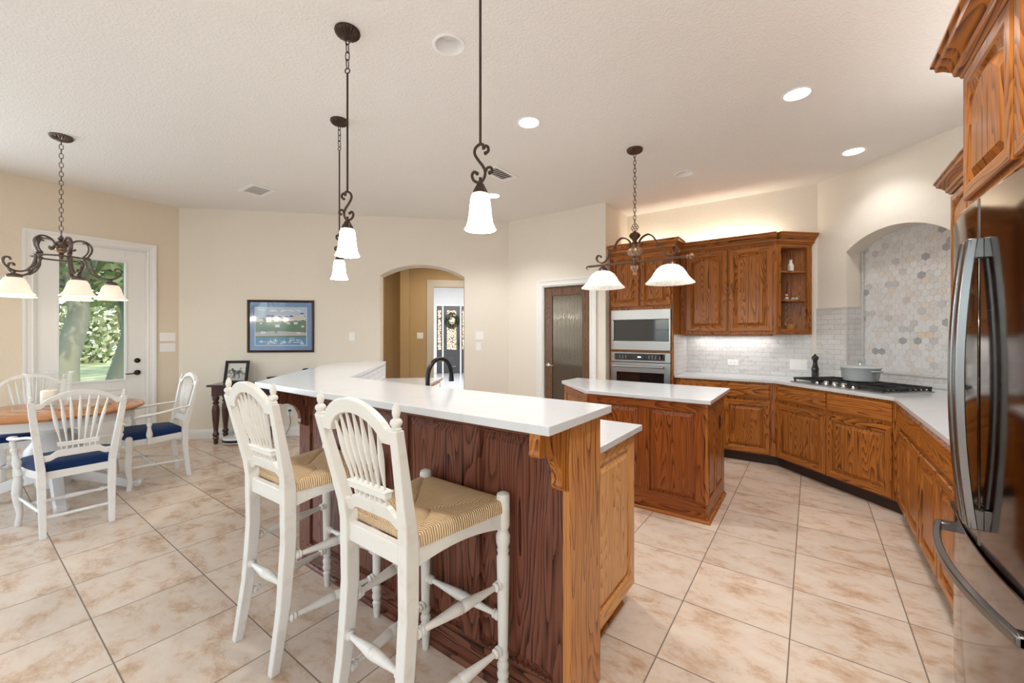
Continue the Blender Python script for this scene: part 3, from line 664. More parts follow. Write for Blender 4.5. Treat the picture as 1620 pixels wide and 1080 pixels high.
base_unit('base_cabinet', 'oak base cabinet nearest the refrigerator', TR @ FR(.835, 0), RW - .835, [('drawer', .012, .86, RZ0, RZ1), ('door', .012, .43, DZ0, DZ1), ('door', .44, .86, DZ0, DZ1)], depth=.59)
# continuous worktop
m = MB(); m.prism([(-1.316, 5.092), (-.313, 5.092), (.512, 4.267), (.512, 2.345), (RX - .003, 2.345), (RX - .003, DY1 - .006), (DX0 + (nb - .012) / sqrt(2), DY0 - .004 - (nb - .012) / sqrt(2)), (DX0 + (nb - .012 + .17) / sqrt(2), DY0 + (.17 - nb + .012) / sqrt(2)), (DX0 + (na + .012 + .17) / sqrt(2), DY0 + (.17 - na - .012) / sqrt(2)), (DX0 + (na + .012) / sqrt(2), DY0 - .004 - (na + .012) / sqrt(2)), (DX0 - .004, BY - .010), (-1.316, BY - .010)], .878, .908)
tag(obj('countertop', m, QUARTZ, bevel=.003), 'white quartz countertop along the back and right walls', 'countertop')

CROWN = [(0, 0), (.006, 0), (.010, .012), (.022, .020), (.026, .040), (.046, .062), (.064, .074), (.068, .092), (.078, .100), (.078, .112), (0, .112)]
def crown(path, z, parent, name='crown_moulding', mat=OAKH, sc=1.0):
    m = MB(); m.sweep(path, [(o * sc, z + h * sc) for o, h in CROWN]); return obj(name, m, mat, parent)
def inner(mb, T):  # tiny helper: local xy -> world xy
    return lambda x, y: tuple((T @ Vector((x, y, 0))).xy)
# wall cabinet with two arched doors
UY = 5.38
wc = thing('wall_cabinet', 'oak wall cabinet with two arched doors above the back counter', 'cabinet', (-.8, UY + .15, 1.39), group='oak wall cabinets')
m = MB(FR(0, UY)); m.box(-1.318, -.31, 0, BY - UY - .012, 1.39, 2.405); obj('body', m, OAKV, wc)
for a, b in ((-1.247, -.792), (-.778, -.342)):
    m = MB(FR(0, UY)); raised(m, a, b, 1.425, 2.375, arch=.045, fr=.062); obj('door', m, [OAKV, OAKH], wc)
crown([(-1.318, UY - .012), (-.300, UY - .012)], 2.395, wc)
m = MB(); m.box(-1.28, -.36, UY + .03, UY + .28, 1.375, 1.39); obj('light_rail', m, OAKH, wc)
light('under_cabinet_light', 'AREA', (-.80, UY + .22, 1.368), 2.0, (1, .98, .95), (0, 0, 0), shape='RECTANGLE', size=.85, size_y=.06)
light('unseen_cabinet_top_light', 'AREA', (-.80, BY - .20, 2.46), 5, (1, .90, .72), (R(112), 0, 0), shape='RECTANGLE', size=.9, size_y=.05)
light('unseen_cabinet_top_light', 'AREA', (-1.72, BY - .22, 2.48), 3, (1, .90, .72), (R(112), 0, 0), shape='RECTANGLE', size=.6, size_y=.05)
# angled open corner shelf
TS = FR(-.31, UY, 0, 45); SWD = .457
sh = thing('corner_shelf', 'angled open oak corner shelf at the end of the wall cabinets', 'shelf', (-.15, 5.6, 1.39), group='oak wall cabinets')
def shelf_poly(inset=0): return [(inset, inset * .0 + .0), (SWD - inset - .02, 0.0), (SWD - inset - .02, .004), (inset, .33 - 0)]
PB = [(-.31, UY), (.005, UY + .315), (-.005, BY - .010), (-.31, BY - .010)]
m = MB(); m.box(-.312, -.300, UY + .02, BY - .012, 1.39, 2.405)
m.box(-.30, -.004, BY - .024, BY - .012, 1.39, 2.405)
obj('back_panel', m, OAKV, sh)
for z0, z1 in ((1.39, 1.445), (1.757, 1.775), (2.079, 2.097), (2.35, 2.405)):
    m = MB(); m.prism([(x + .0, y + (.012 if k < 2 else 0)) for k, (x, y) in enumerate(PB)], z0, z1); obj('shelf', m, OAKH, sh)
for a, b in ((0, .058), (SWD - .068, SWD - .010)):
    m = MB(TS); m.box(a, b, -.002, .018, 1.39, 2.405); obj('stile', m, OAKV, sh)
for a, b in ((1.39, 1.45), (2.36, 2.405)):
    m = MB(TS); m.box(.058, SWD - .068, -.002, .018, a, b); obj('rail', m, OAKH, sh)
crown([(-.31 - .0, UY - .012), (-.31 + .33, UY + .318)], 2.395, sh)
# oven tower
OY = 5.07; ox0, ox1 = -2.112, -1.322
ov = thing('oven_tower', 'tall oak cabinet holding the microwave and wall oven', 'cabinet', (-1.72, 5.4, 0))
m = MB(FR(0, OY)); d = BY - OY - .01
m.box(ox0, ox0 + .022, 0, d, .1, 2.42); m.box(ox1 - .022, ox1, 0, d, .1, 2.42); m.box(ox0 + .022, ox1 - .022, d - .02, d, .1, 2.42)
for z0, z1 in ((.1, .36), (1.170, 1.192), (1.698, 2.42)): m.box(ox0 + .022, ox1 - .022, .0, d - .02, z0, z1)
obj('body', m, OAKV, ov)
m = MB(FR(0, OY)); m.box(ox0, ox1, .06, d, 0, .1); obj('toe_kick', m, TOE, ov)
for a, b in ((-2.097, -1.727), (-1.708, -1.347)):
    m = MB(FR(0, OY)); raised(m, a, b, 1.738, 2.392, arch=.04, fr=.058); obj('door', m, [OAKV, OAKH], ov)
m = MB(FR(0, OY)); slabfront(m, -2.09, -1.345, .13, .35); obj('drawer', m, OAKH, ov)
crown([(ox0, OY - .012), (ox1 + .012, OY - .012), (ox1 + .012, UY - .10)], 2.41, ov)
# microwave
a, b = -2.088, -1.346
mw = thing('microwave', 'built-in stainless microwave with a dark window, above the oven', 'microwave', (-1.717, OY + .2, 1.195))
m = MB(FR(0, OY)); m.box(a + .02, b - .02, .004, .42, 1.20, 1.690); obj('body', m, DARKIN, mw)
m = MB(FR(0, OY)); m.box(a, b, -.024, .002, 1.575, 1.696); m.box(a, b, -.024, .002, 1.196, 1.308); m.box(a, a + .022, -.024, .002, 1.308, 1.575); m.box(b - .022, b, -.024, .002, 1.308, 1.575); obj('trim_frame', m, STEEL, mw, bevel=.002)
m = MB(FR(0, OY)); m.box(a + .024, b - .024, -.019, .002, 1.311, 1.572); obj('window', m, BLACKG, mw, bevel=.003)
m = MB(FR(0, OY)); m.box(a + .026, a + .042, -.038, -.019, 1.318, 1.566); obj('handle', m, STEEL, mw, bevel=.004)
# wall oven
wo = thing('wall_oven', 'built-in stainless wall oven with bar handle, below the microwave', 'oven', (-1.717, OY + .2, .37))
m = MB(FR(0, OY)); m.box(a + .02, b - .02, .004, .55, .37, 1.165); obj('body', m, DARKIN, wo)
m = MB(FR(0, OY)); m.box(a, b, -.022, .002, 1.048, 1.166); obj('control_frame', m, STEEL, wo, bevel=.002)
m = MB(FR(0, OY)); m.box(a + .05, b - .065, -.026, -.020, 1.070, 1.152); cp = obj('control_panel', m, BLACKG, wo, bevel=.002)
m = MB(FR(0, OY)); m.box(-1.80, -1.655, -.0275, -.0255, 1.090, 1.132); obj('display', m, plain('oven_display', (.04, .045, .05), .1), cp)
m = MB(FR(0, OY)); rg = random.Random(4)
for cx in (-1.97, -1.93, -1.89, -1.60, -1.56, -1.52, -1.47):
    for z in (1.095, 1.11, 1.125): m.box(cx - .007, cx + .007, -.0270, -.0258, z - .0018, z + .0018)
obj('legend', m, plain('panel_print', (.5, .5, .5), .5), cp)
m = MB(FR(0, OY)); 
for k, x in enumerate((-1.738, -1.728, -1.716, -1.706)): m.box(x, x + .007, -.0283, -.0274, 1.104, 1.118)
obj('clock_digits', m, plain('clock_glow', (.8, .9, 1), .5, emit=(.8, .92, 1), es=2), cp)
m = MB(FR(0, OY)); m.box(a, b, -.026, .002, .92, 1.040); m.box(a, b, -.026, .002, .375, .47); m.box(a, a + .075, -.026, .002, .47, .92); m.box(b - .075, b, -.026, .002, .47, .92); od = obj('door', m, STEEL, wo, bevel=.002)
m = MB(FR(0, OY)); m.box(a + .077, b - .077, -.021, .001, .472, .918); obj('window', m, BLACKG, od)
m = MB(FR(0, OY)); m.lathe_dir([(.011, 0), (.014, .02), (.0125, .05), (.0125, .95), (.014, .98), (.011, 1)], (a + .04, -.072, .993), (b - .075, -.072, .993), 16)
for x in (a + .06, b - .095): m.lathe_dir([(.012, 0), (.009, .5), (.012, 1)], (x, -.072, .993), (x, -.024, .993), 12)
obj('handle', m, STEEL, wo, smooth=True)
# right wall cabinet and the cabinet above the refrigerator
rc = thing('wall_cabinet', 'oak wall cabinet on the right wall, far side of the refrigerator', 'cabinet', (1.0, 3.3, 1.39), group='oak wall cabinets')
TU = FR(.822, 4.22, 0, -90)
m = MB(TU); m.box(0, 1.86, 0, RX - .822 - .012, 1.39, 2.40); obj('body', m, OAKV, rc)
for k in range(4):
    m = MB(TU); raised(m, .02 + k * .46, .46 + k * .46, 1.42, 2.37, arch=.045); obj('door', m, [OAKV, OAKH], rc)
crown([(RX - .02, 4.232), (.810, 4.232), (.810, 2.37)], 2.39, rc)
fc = thing('wall_cabinet', 'deep oak cabinet over the refrigerator with arched doors', 'cabinet', (.85, 1.85, 1.87), group='oak wall cabinets')
TF = FR(.50, 2.352, 0, -90)
m = MB(TF); m.box(0, 1.02, 0, RX - .50 - .006, 1.865, 2.43); obj('body', m, OAKV, fc)
for k in range(2):
    m = MB(TF); raised(m, .015 + k * .497, .488 + k * .497, 1.905, 2.395, arch=.07, fr=.06); obj('door', m, [OAKV, OAKH], fc)
m = MB(TF); m.sweep([(.0, .02), (0, -.002), (1.02, -.002)], [(.0, 1.850), (.016, 1.850), (.020, 1.862), (.012, 1.874), (.004, 1.882), (.0, 1.885)]); obj('bottom_moulding', m, OAKH, fc)
crown([(RX - .02, 2.364), (.488, 2.364), (.488, 1.33)], 2.40, fc, sc=1.05)

light('unseen_cabinet_top_light', 'AREA', (.84, 1.85, 2.45), 5, (1, .98, .93), (R(180), 0, 0), shape='RECTANGLE', size=.5, size_y=.9)  # unseen uplight added to brighten the kitchen ceiling
light('unseen_cabinet_top_light', 'AREA', (.99, 3.3, 2.42), 4.5, (1, .98, .93), (R(180), 0, 0), shape='RECTANGLE', size=.2, size_y=1.5)  # second added uplight, for the ceiling along the right wall

# ================================================================== REFRIGERATOR
fr_ = thing('refrigerator', 'dark stainless french-door refrigerator at the right edge', 'refrigerator', (.8, 1.86, 0))
TFR = FR(.45, 2.315, 0, -90); FW = .91   # local x toward the camera, y into the body
m = MB(TFR); m.box(.005, FW - .005, .085, RX - .45 - .02, .03, 1.775); obj('body', m, plain('dark_grey_cabinet_steel', (.10, .10, .105), .35, .6), fr_, bevel=.006)
m = MB(TFR)
for x in (.06, FW - .06):
    for y in (.12, .62): m.lathe([(.022, 0), (.022, .03)], 12, (x, y, 0))
obj('foot', m, BLACKP, fr_)
def bow(x): return .034 * (1 - ((x - FW / 2) / (FW / 2)) ** 2)
def doorplate(x0, x1, z0, z1, name, n=14):
    m = MB(TFR); top = []
    fr0 = [(x0 + (x1 - x0) * i / n, -bow(x0 + (x1 - x0) * i / n)) for i in range(n + 1)]
    fr0[0] = (x0 + .001, fr0[0][1] + .012); fr0[-1] = (x1 - .001, fr0[-1][1] + .012)
    fr0.insert(1, (x0 + .010, -bow(x0 + .01))); fr0.insert(-1, (x1 - .010, -bow(x1 - .01)))
    m.prism(fr0 + [(x1, .075), (x0, .075)], z0, z1); return obj(name, m, BSTEEL, fr_, smooth=True, bevel=.003)
doorplate(.0, FW / 2 - .003, .735, 1.805, 'door'); doorplate(FW / 2 + .003, FW, .735, 1.805, 'door'); doorplate(0, FW, .07, .718, 'freezer_drawer', 28)
m = MB(TFR); m.box(.01, FW - .01, -.010, .08, .716, .737); m.box(FW / 2 - .004, FW / 2 + .004, .0, .08, .737, 1.80); obj('gasket', m, BLACKP, fr_)
m = MB(TFR); m.box(.02, .12, .02, .12, 1.805, 1.83); m.box(FW - .12, FW - .02, .02, .12, 1.805, 1.83); obj('hinge_cover', m, BLACKP, fr_, bevel=.006)
def fhandle(xc):
    m = MB(TFR); z0, z1 = .80, 1.675; n = 22; loops = []
    for i in range(n + 1):
        t = i / n; z = z0 + (z1 - z0) * t; s = 1 - (2 * t - 1) ** 2; y = -bow(xc) - .022 - .027 * s
        w = .017; dd = .011
        loops.append([(xc - w, y + dd, z), (xc - w * .8, y - dd, z), (xc + w * .8, y - dd, z), (xc + w, y + dd, z)])
    m.rings(loops, True, True)
    for z, dz in ((z0 + .03, .03), (z1 - .03, .03)): m.box(xc - .015, xc + .015, -bow(xc) - .03, -bow(xc) + .002, z - dz, z + dz)
    h = obj('handle', m, HSTEEL, fr_, bevel=.003, smooth=True)
    return h
fhandle(FW / 2 - .030); fhandle(FW / 2 + .030)
m = MB(TFR); n = 26; loops = []; x0, x1 = .07, FW - .07; zc = .665
for i in range(n + 1):
    t = i / n; x = x0 + (x1 - x0) * t; s = 1 - (2 * t - 1) ** 2; y = -bow(x) - .042 - .028 * s
    loops.append([(x, y + .010, zc - .015), (x, y - .010, zc - .012), (x, y - .010, zc + .012), (x, y + .010, zc + .015)])
m.rings(loops, True, True)
for x in (x0 + .02, x1 - .02): m.box(x - .02, x + .02, -bow(x) - .045, -bow(x) + .002, zc - .014, zc + .014)
obj('drawer_handle', m, HSTEEL, fr_, bevel=.003, smooth=True)

# ================================================================== COOKTOP AND WHAT STANDS ON THE COUNTERS
TC = FR(.331, 4.941, .908, -45); cw, cdp = .89, .525
ck = thing('cooktop', 'stainless five-burner gas cooktop with black grates', 'cooktop', (.331, 4.941, .908))
m = MB(TC); m.box(-cw / 2, cw / 2, -cdp / 2, cdp / 2, 0, .008); obj('top_plate', m, STEEL, ck, bevel=.003)
for (bx, by, br) in ((-.30, .12, .045), (-.30, -.10, .04), (0, .04, .06), (.30, .12, .045), (.30, -.10, .04)):
    m = MB(TC); m.lathe([(br * 1.2, .008), (br * 1.15, .018), (br, .02), (br, .028), (br * .5, .032), (.001, .032)], 20, (bx, by, 0)); obj('burner', m, BLACKI, ck, smooth=True)
for gx in (-.293, 0, .293):
    m = MB(TC); w = .145; y0, y1 = (-.235 if gx else -.13), .245; z0, z1 = .030, .046; q = .007
    for x in (gx - w + q, gx + w - q): m.box(x - q, x + q, y0, y1, z0, z1)
    for y in (y0 + q, (y0 + y1) / 2, y1 - q): m.box(gx - w, gx + w, y - q, y + q, z0, z1)
    for x in (gx - .05, gx + .05): m.box(x - q * .8, x + q * .8, y0, y1, z0, z1)
    for x in (gx - w + q, gx + w - q):
        for y in (y0 + .012, y1 - .012): m.box(x - q, x + q, y - q, y + q, .008, z0)
    if gx > .1:
        for k in range(9): m.box(gx + w - 2 * q, gx + w, y0 + .02 + k * (y1 - y0 - .05) / 8, y0 + .04 + k * (y1 - y0 - .05) / 8, .014, z0)
        m.box(gx + w - 2 * q, gx + w, y0, y1, .012, .018)
    obj('grate', m, BLACKI, ck, bevel=.002)
for k in range(5):
    m = MB(TC); x = -.185 + k * .088
    m.lathe([(.025, .008), (.025, .014), (.021, .016), (.020, .038), (.017, .042), (.001, .039)], 18, (x, -.205, 0)); m.box(x - .004, x + .004, -.225, -.185, .041, .046); obj('knob', m, CHROME, ck, smooth=True)
def shell(o, t):
    s = o.modifiers.new('wall', 'SOLIDIFY'); s.thickness = t; s.offset = -1; return o
POT = plain('pale_blue_enamel', (.44, .485, .50), .18, coat=.6)
PZ = .908 + .0465; px_, py_ = .372, 5.005
pt = thing('dutch_oven', 'pale blue enamelled dutch oven on the cooktop', 'pot', (px_, py_, PZ))
TP0 = FR(px_, py_, PZ, -45) @ Matrix.Diagonal((1, 1, 1.18, 1))
m = MB(TP0); m.lathe([(.001, 0), (.115, 0), (.128, .008), (.140, .05), (.146, .098), (.150, .102), (.146, .104), (.139, .100), (.132, .05), (.120, .012), (.001, .010)], 40, cap=False); obj('pot_body', m, POT, pt, smooth=True)
for s in (-1, 1):
    m = MB(TP0); m.tube([(s * .142, -.042, .083), (s * .165, -.040, .085), (s * .178, -.022, .086), (s * .178, .022, .086), (s * .165, .040, .085), (s * .142, .042, .083)], .0085, 10, flat=(.7, 1.1)); obj('handle', m, POT, pt, smooth=True)
m = MB(TP0); m.lathe([(.151, .104), (.152, .109), (.146, .113), (.11, .121), (.06, .127), (.02, .129), (.001, .129)], 40); ld = obj('lid', m, POT, pt, smooth=True)
m = MB(TP0); m.lathe([(.008, .128), (.007, .142), (.020, .148), (.022, .152), (.016, .156), (.001, .157)], 20); obj('knob', m, CHROME, ld, smooth=True)
m = MB(FR(.037, 5.592, .908)); m.lathe([(.001, 0), (.037, 0), (.037, .012), (.032, .018), (.034, .026), (.031, .032), (.034, .038), (.034, .052), (.030, .058), (.034, .085), (.036, .105), (.030, .125), (.022, .160), (.021, .185), (.024, .190), (.021, .195), (.030, .205), (.034, .222), (.030, .240), (.018, .250), (.010, .254), (.012, .262), (.006, .270), (.001, .271)], 28)
tag(obj('pepper_mill', m, plain('black_lacquered_wood', (.014, .012, .012), .22, coat=.5), smooth=True), 'tall black turned pepper mill behind the cooktop', 'pepper mill')
# ornaments on the corner shelf
m = MB(FR(-.185, 5.575, 2.097)); m.lathe([(.001, 0), (.030, 0), (.032, .004), (.032, .060), (.026, .078), (.016, .092), (.014, .112), (.018, .118), (.017, .128), (.012, .130), (.001, .128)], 20)
tag(obj('milk_bottle', m, plain('white_ceramic', (.78, .77, .74), .2), smooth=True), 'small white bottle on the top tier of the corner shelf', 'bottle')
lh = thing('lighthouse_figurine', 'tiny red and white lighthouse on the middle shelf', 'ornament', (-.222, 5.555, 1.775))
m = MB(FR(-.222, 5.555, 1.775)); m.lathe([(.024, 0), (.026, .010), (.020, .018), (.001, .018)], 16); obj('rock_base', m, plain('sea_green_paint', (.35, .48, .45), .5), lh)
for k, (r0, r1, z0, z1, c) in enumerate(((.016, .0145, .018, .034, 0), (.0145, .013, .034, .050, 1), (.013, .0115, .050, .064, 0), (.0115, .0105, .064, .076, 1))):
    m = MB(FR(-.222, 5.555, 1.775)); m.lathe([(r0, z0), (r1, z1)], 16); obj('tower_band', m, (PLATE, plain('red_paint', (.45, .03, .03), .4))[c], lh)
m = MB(FR(-.222, 5.555, 1.775)); m.lathe([(.013, .076), (.013, .079), (.007, .080), (.007, .092), (.010, .093), (.001, .104)], 14); obj('lantern', m, BLACKP, lh)
m = MB(FR(-.150, 5.615, 1.775)); m.lathe([(.001, 0), (.034, .002), (.040, .012), (.030, .020), (.001, .024)], 16, sy=.6); m.sphere((.02, 0, .022), .012, 10, 6); m.sphere((-.015, .004, .022), .014, 10, 6)
tag(obj('seashell_ornament', m, plain('pale_green_glaze', (.55, .62, .58), .4), smooth=True), 'small pale green ornament beside the tiny lighthouse', 'ornament')
bk = thing('basket', 'tiny wicker basket with hoop handle on the lowest shelf', 'basket', (-.19, 5.565, 1.445))
TB = FR(-.19, 5.565, 1.445, 45); WICK = plain('wicker', (.50, .25, .07), .6, bump=.6, bscale=260)
m = MB(TB); m.lathe([(.001, 0), (.036, 0), (.046, .02), (.052, .052), (.054, .056), (.050, .058), (.044, .02), (.034, .006), (.001, .005)], 24, sy=.8, cap=False); obj('bowl', m, WICK, bk, smooth=True)
m = MB(TB); m.tube([(.052 * cos(pi * i / 14), 0, .055 + .082 * sin(pi * i / 14)) for i in range(15)], .0042, 8); obj('handle', m, WICK, bk, smooth=True)
for s in (-1, 1):
    m = MB(TB); m.sphere((s * .058, 0, .056), .008, 10, 6); obj('bead', m, PLATEB, bk, smooth=True)
# outlets on the tile
def wallplate(name, label, T, w, h, mat, kind='switch', n=1, cat='switch', group=None):
    """Plate centred at the frame's origin, lying on y = 0, sticking out to -y."""
    r = thing(name, label, cat, T.translation, 0, group)
    m = MB(T); m.box(-w / 2, w / 2, -.006, -.0005, -h / 2, h / 2); obj('plate', m, mat, r, bevel=.003)
    for k in range(n):
        x = (k - (n - 1) / 2) * .046; m = MB(T)
        if kind == 'switch': m.box(x - .0165, x + .0165, -.0085, -.005, -.034, .034); obj('rocker', m, mat, r, bevel=.002)
        else:
            for z in (-.02, .02):
                m = MB(T); m.lathe_dir([(.016, 0), (.016, 1)], (x, -.005, z), (x, -.008, z), 18); s = obj('socket', m, mat, r)
                m = MB(T); m.box(x - .008, x - .005, -.0086, -.0078, z - .004, z + .006); m.box(x + .005, x + .008, -.0086, -.0078, z - .004, z + .006); obj('slot', m, BLACKP, s)
    return r
T90 = lambda x, y, z, a: FR(x, y, z, a) @ Matrix.Rotation(R(90), 4, 'Y')
wallplate('wall_outlet', 'white outlet on the tile below the wall cabinet', FR(-.78, BY - .0085, 1.045) @ Matrix.Rotation(R(90), 4, 'Y'), .072, .118, PLATE, 'outlet', 1, 'outlet')
wallplate('wall_switch', 'wide white switch plate on the tile near the pepper mill', FR(-.115, BY - .0085, 1.045), .165, .115, PLATE, 'switch', 3)
# ================================================================== BREAKFAST BAR
BF, BB = 1.29, 1.545          # front face of the knee wall and back of its end post
BX, BXL = -.683, -2.565       # right end, left corner
q2 = 1 / sqrt(2)
bar = thing('breakfast_bar', 'oak panelled breakfast bar, shade put into its dark colour, under the raised white top', 'bar counter', (-1.6, 1.42, 0))
LEG = 1.98                    # length of the angled leg
def leg(t, n): return (BXL - t * q2 + n * q2, BF + t * q2 + n * q2)   # point t along the angled leg, n behind its outer face
m = MB(); m.prism([(BX - .03, BF + .012), (BX - .03, BB - .03), (BXL + .106, BB - .03), leg(LEG, .225), leg(LEG, .012), (BXL + .005, BF + .012)], .0, 1.068)
obj('knee_wall', m, BARV, bar)
TB_ = FR(BXL, BF); fw = BX - .0 - BXL
# front framing: rails, stiles and four raised panels
def framing(T, w, pans, z0, z1, zt, mv, mh, parent):
    for a, b in ((0, z0), (z1, zt)):
        m = MB(T); m.box(0, w, 0, .014, a, b); obj('rail', m, mh, parent)
    xs = 0
    for a, b in pans + [(w, w)]:
        m = MB(T); m.box(xs, a, 0, .014, z0, z1); obj('stile', m, mv, parent); xs = b
pans = [(.119, .475), (.565, .921), (1.011, 1.367), (1.457, 1.813)]
framing(TB_, fw - .03, pans, .122, 1.005, 1.068, BARV, BARH, bar)
def field(mb, a, b, z0, z1, y=.0):
    def lp(o, yy): return [(a + o, yy, z0 + o), (b - o, yy, z0 + o), (b - o, yy, z1 - o), (a + o, yy, z1 - o)]
    mb.rings([lp(-.002, y + .013), lp(0, y - .001), lp(.004, y + .0), lp(.006, y + .012), lp(.012, y + .012), lp(.038, y + .001), lp(.040, y + .0)], True, True)
for a, b in pans:
    m = MB(TB_); field(m, a, b, .124, 1.003); obj('raised_panel', m, BARV, bar)
TL2 = FR(*leg(LEG, 0), 0, -45)
pl = [(.11, .49), (.58, .96), (1.05, 1.43), (1.52, 1.87)]
framing(TL2, LEG, pl, .122, 1.005, 1.068, BARV, BARH, bar)
for a, b in pl:
    m = MB(TL2); field(m, a, b, .124, 1.003); obj('raised_panel', m, BARV, bar)
m = MB(); m.sweep([leg(LEG, 0), (BXL, BF), (BX, BF)][::1], [(0, 0), (.020, 0), (.020, .012), (.012, .020), (0, .022)]); obj('base_shoe', m, BARH, bar)
POSTM = oak('lit_post_oak', (0.085, 0.026, 0.008), (0.34, 0.125, 0.034), (0.50, 0.21, 0.062))  # same oak, lightened as if lit from the kitchen
m = MB(); m.box(BX - .030, BX, BF - .003, BB, 0, 1.068); ep = obj('end_post', m, POSTM, bar, bevel=.003)
tag(ep, 'oak end post with the kitchen light put into its colour')
# corbels
def corbel(T, name='corbel', mat=OAKV):
    """local x = sideways (0..w), y = into the wall (front at y<0), profile in yz."""
    m = MB(T); P = [(0, 1.068), (-.175, 1.068), (-.178, 1.045), (-.178, 1.015)]
    for i in range(7):
        a = R(200 + 110 * i / 6); P.append((-.163 + .020 * cos(a), 1.006 + .020 * sin(a)))
    for i in range(11):
        a = R(100 - 96 * i / 10); P.append((-.128 + .092 * cos(a), .872 + .112 * sin(a)))
    P += [(-.040, .862), (-.034, .848), (-.018, .842), (0, .842)]
    m.prism_x(P, 0, .042); o = obj(name, m, mat, bar, bevel=.004)
    m = MB(T); m.box(-.012, .054, -.012, .0, .835, 1.068); m.box(-.004, .046, -.022, -.010, .838, 1.068); obj('corbel_plate', m, mat, bar, bevel=.003)
    return o
corbel(FR(BX - .058, BF)); corbel(FR(BXL + .05, BF), mat=BARV)
corbel(FR(*leg(1.0, 0), 0, -45), mat=BARV)
# inner faces clad in marble above the lower counter
m = MB(); m.box(BXL + .12, BX - .032, BB - .03, BB - .018, .908, 1.068); obj('tile_cladding', m, SUB0, bar)
IC = (BXL + .106, BB - .03)
m = MB(); m.prism([leg(LEG - .03, .225), leg(.14, .225), leg(.14, .237), leg(LEG - .03, .237)], .908, 1.068); obj('tile_cladding', m, SUBD, bar)
m = MB(); m.prism([leg(LEG - .028, .236), leg(LEG, .236), leg(LEG, .0), leg(LEG - .028, .0)], 0, 1.068); obj('end_post', m, OAKV, bar)
# raised top
def st(t, n): return (-2.72 - t * q2 + n * q2, 1.098 + t * q2 + n * q2)
SWd = .495; mit = SWd * math.tan(R(22.5))
m = MB(); m.prism([(-.656, 1.098), (-.656, 1.593), (-2.72 + mit, 1.593), st(1.92, SWd), st(1.92, 0), (-2.72, 1.098)], 1.069, 1.100)
tag(obj('countertop', m, QUARTZ, bevel=.003), 'white quartz raised bar top, L-shaped, with overhang', 'countertop')
# lower sink-side cabinets and counter
lb = thing('sink_cabinet', 'oak cabinet run with one raised end panel behind the bar', 'cabinet', (-1.6, 1.85, 0))
LY0, LY1 = BB + .002, 2.12
m = MB(); m.box(-2.55, -.765, LY0, LY1, .10, .876); obj('body', m, OAKV, lb)
m = MB(); m.prism([leg(.30, .26), leg(LEG - .03, .26), leg(LEG - .03, .83), leg(.62, .83), (-2.56, 2.12), (-2.56, 1.6)], .10, .876); obj('body', m, OAKV, lb)
m = MB(); m.box(-2.5, -.80, LY0, LY1 - .07, 0, .10); obj('toe_kick', m, TOE, lb)
LITE = oak('lit_oak_panel', (0.20, 0.07, 0.018), (0.52, 0.235, 0.070), (0.64, 0.32, 0.112))  # same oak lightened to golden, standing in for warm lamp light
TE = FR(-.765, LY0, 0, 90)
m = MB(TE); raised(m, 0, LY1 - LY0, .085, .876, y=0, th=.018, fr=.072); LITH = oak('lit_oak_rail', (0.20, 0.07, 0.018), (0.52, 0.235, 0.070), (0.64, 0.32, 0.112), False)
tag(obj('end_panel', m, [LITE, LITH], lb), 'oak end panel with warm light put into its golden colour')
m = MB(); m.sweep([(-.80, LY1 - .07), (-.80, LY0)][::-1], [(0, 0), (.022, 0), (.020, .012), (.010, .022), (0, .024)]); obj('base_shoe', m, OAKH, lb)
for k in range(4):
    a = -2.45 + k * .42; m = MB(FR(a + .40, LY1, 0, 180)); raised(m, 0, .40, .118, .672); obj('door', m, [OAKV, OAKH], lb)
m = MB(); m.prism([(-.724, BB + .001), (-.724, 2.175), (-2.63, 2.175), leg(LEG - .02, .86), leg(LEG - .02, .238), leg(.16, .238), (-2.42, BB + .001)], .878, .908)
tag(obj('countertop', m, QUARTZ, bevel=.003), 'lower white quartz sink counter behind the raised bar', 'countertop')
# faucet
m = MB(); fx, fy = -1.795, 1.64
m.lathe([(.028, 0), (.028, .006), (.020, .012), (.018, .05), (.014, .055)], 20, (fx, fy, .908))
path = [(fx, fy, .95), (fx, fy, 1.12)] + [(fx, fy + .097 - .097 * cos(pi * i / 16), 1.135 + .107 * sin(pi * i / 16)) for i in range(17)] + [(fx, fy + .194, 1.10)]
m.tube(path, [.013] * (len(path) - 3) + [.013, .014, .016], 14)
fo = obj('faucet', m, BLACKM, smooth=True); tag(fo, 'matte black gooseneck faucet at the sink counter', 'faucet')
m = MB(); m.tube([(fx - .02, fy, .955), (fx - .06, fy, .965), (fx - .10, fy, .985)], [.008, .006, .005], 10); obj('lever', m, BLACKM, fo, smooth=True)

# ================================================================== ISLAND
isl = thing('kitchen_island', 'oak kitchen island with clipped corner and panelled sides', 'kitchen island', (-1.3, 3.65, 0))
ix0, ix1, iy0, iy1 = -2.075, -.612, 3.28, 3.985; ch = .50
m = MB(); m.prism([(ix1 - .014, iy0 + .014), (ix1 - .014, iy1), (ix0, iy1), (ix0, iy0 + ch + .006), (ix0 + ch + .006, iy0 + .014)], .0, .876); obj('body', m, OAKV, isl)
ISV = oak('shaded_island_oak', (0.028, 0.007, 0.003), (0.165, 0.040, 0.008), (0.28, 0.080, 0.018)); ISH = oak('shaded_island_oak_rail', (0.028, 0.007, 0.003), (0.165, 0.040, 0.008), (0.28, 0.080, 0.018), False)  # island front oak darker than the other sides, shade put into its colour
def panelled(T, w, pans, z0, z1, mv, mh, parent):
    framing(T, w, pans, z0, z1, .876, mv, mh, parent)
    for a, b in pans:
        m = MB(T); field(m, a, b, z0 + .002, z1 - .002); obj('raised_panel', m, mv, parent)
panelled(FR(ix0 + ch, iy0), ix1 - ix0 - ch - .0142, [(.085, .450), (.532, .878)], .145, .808, ISV, ISH, isl)
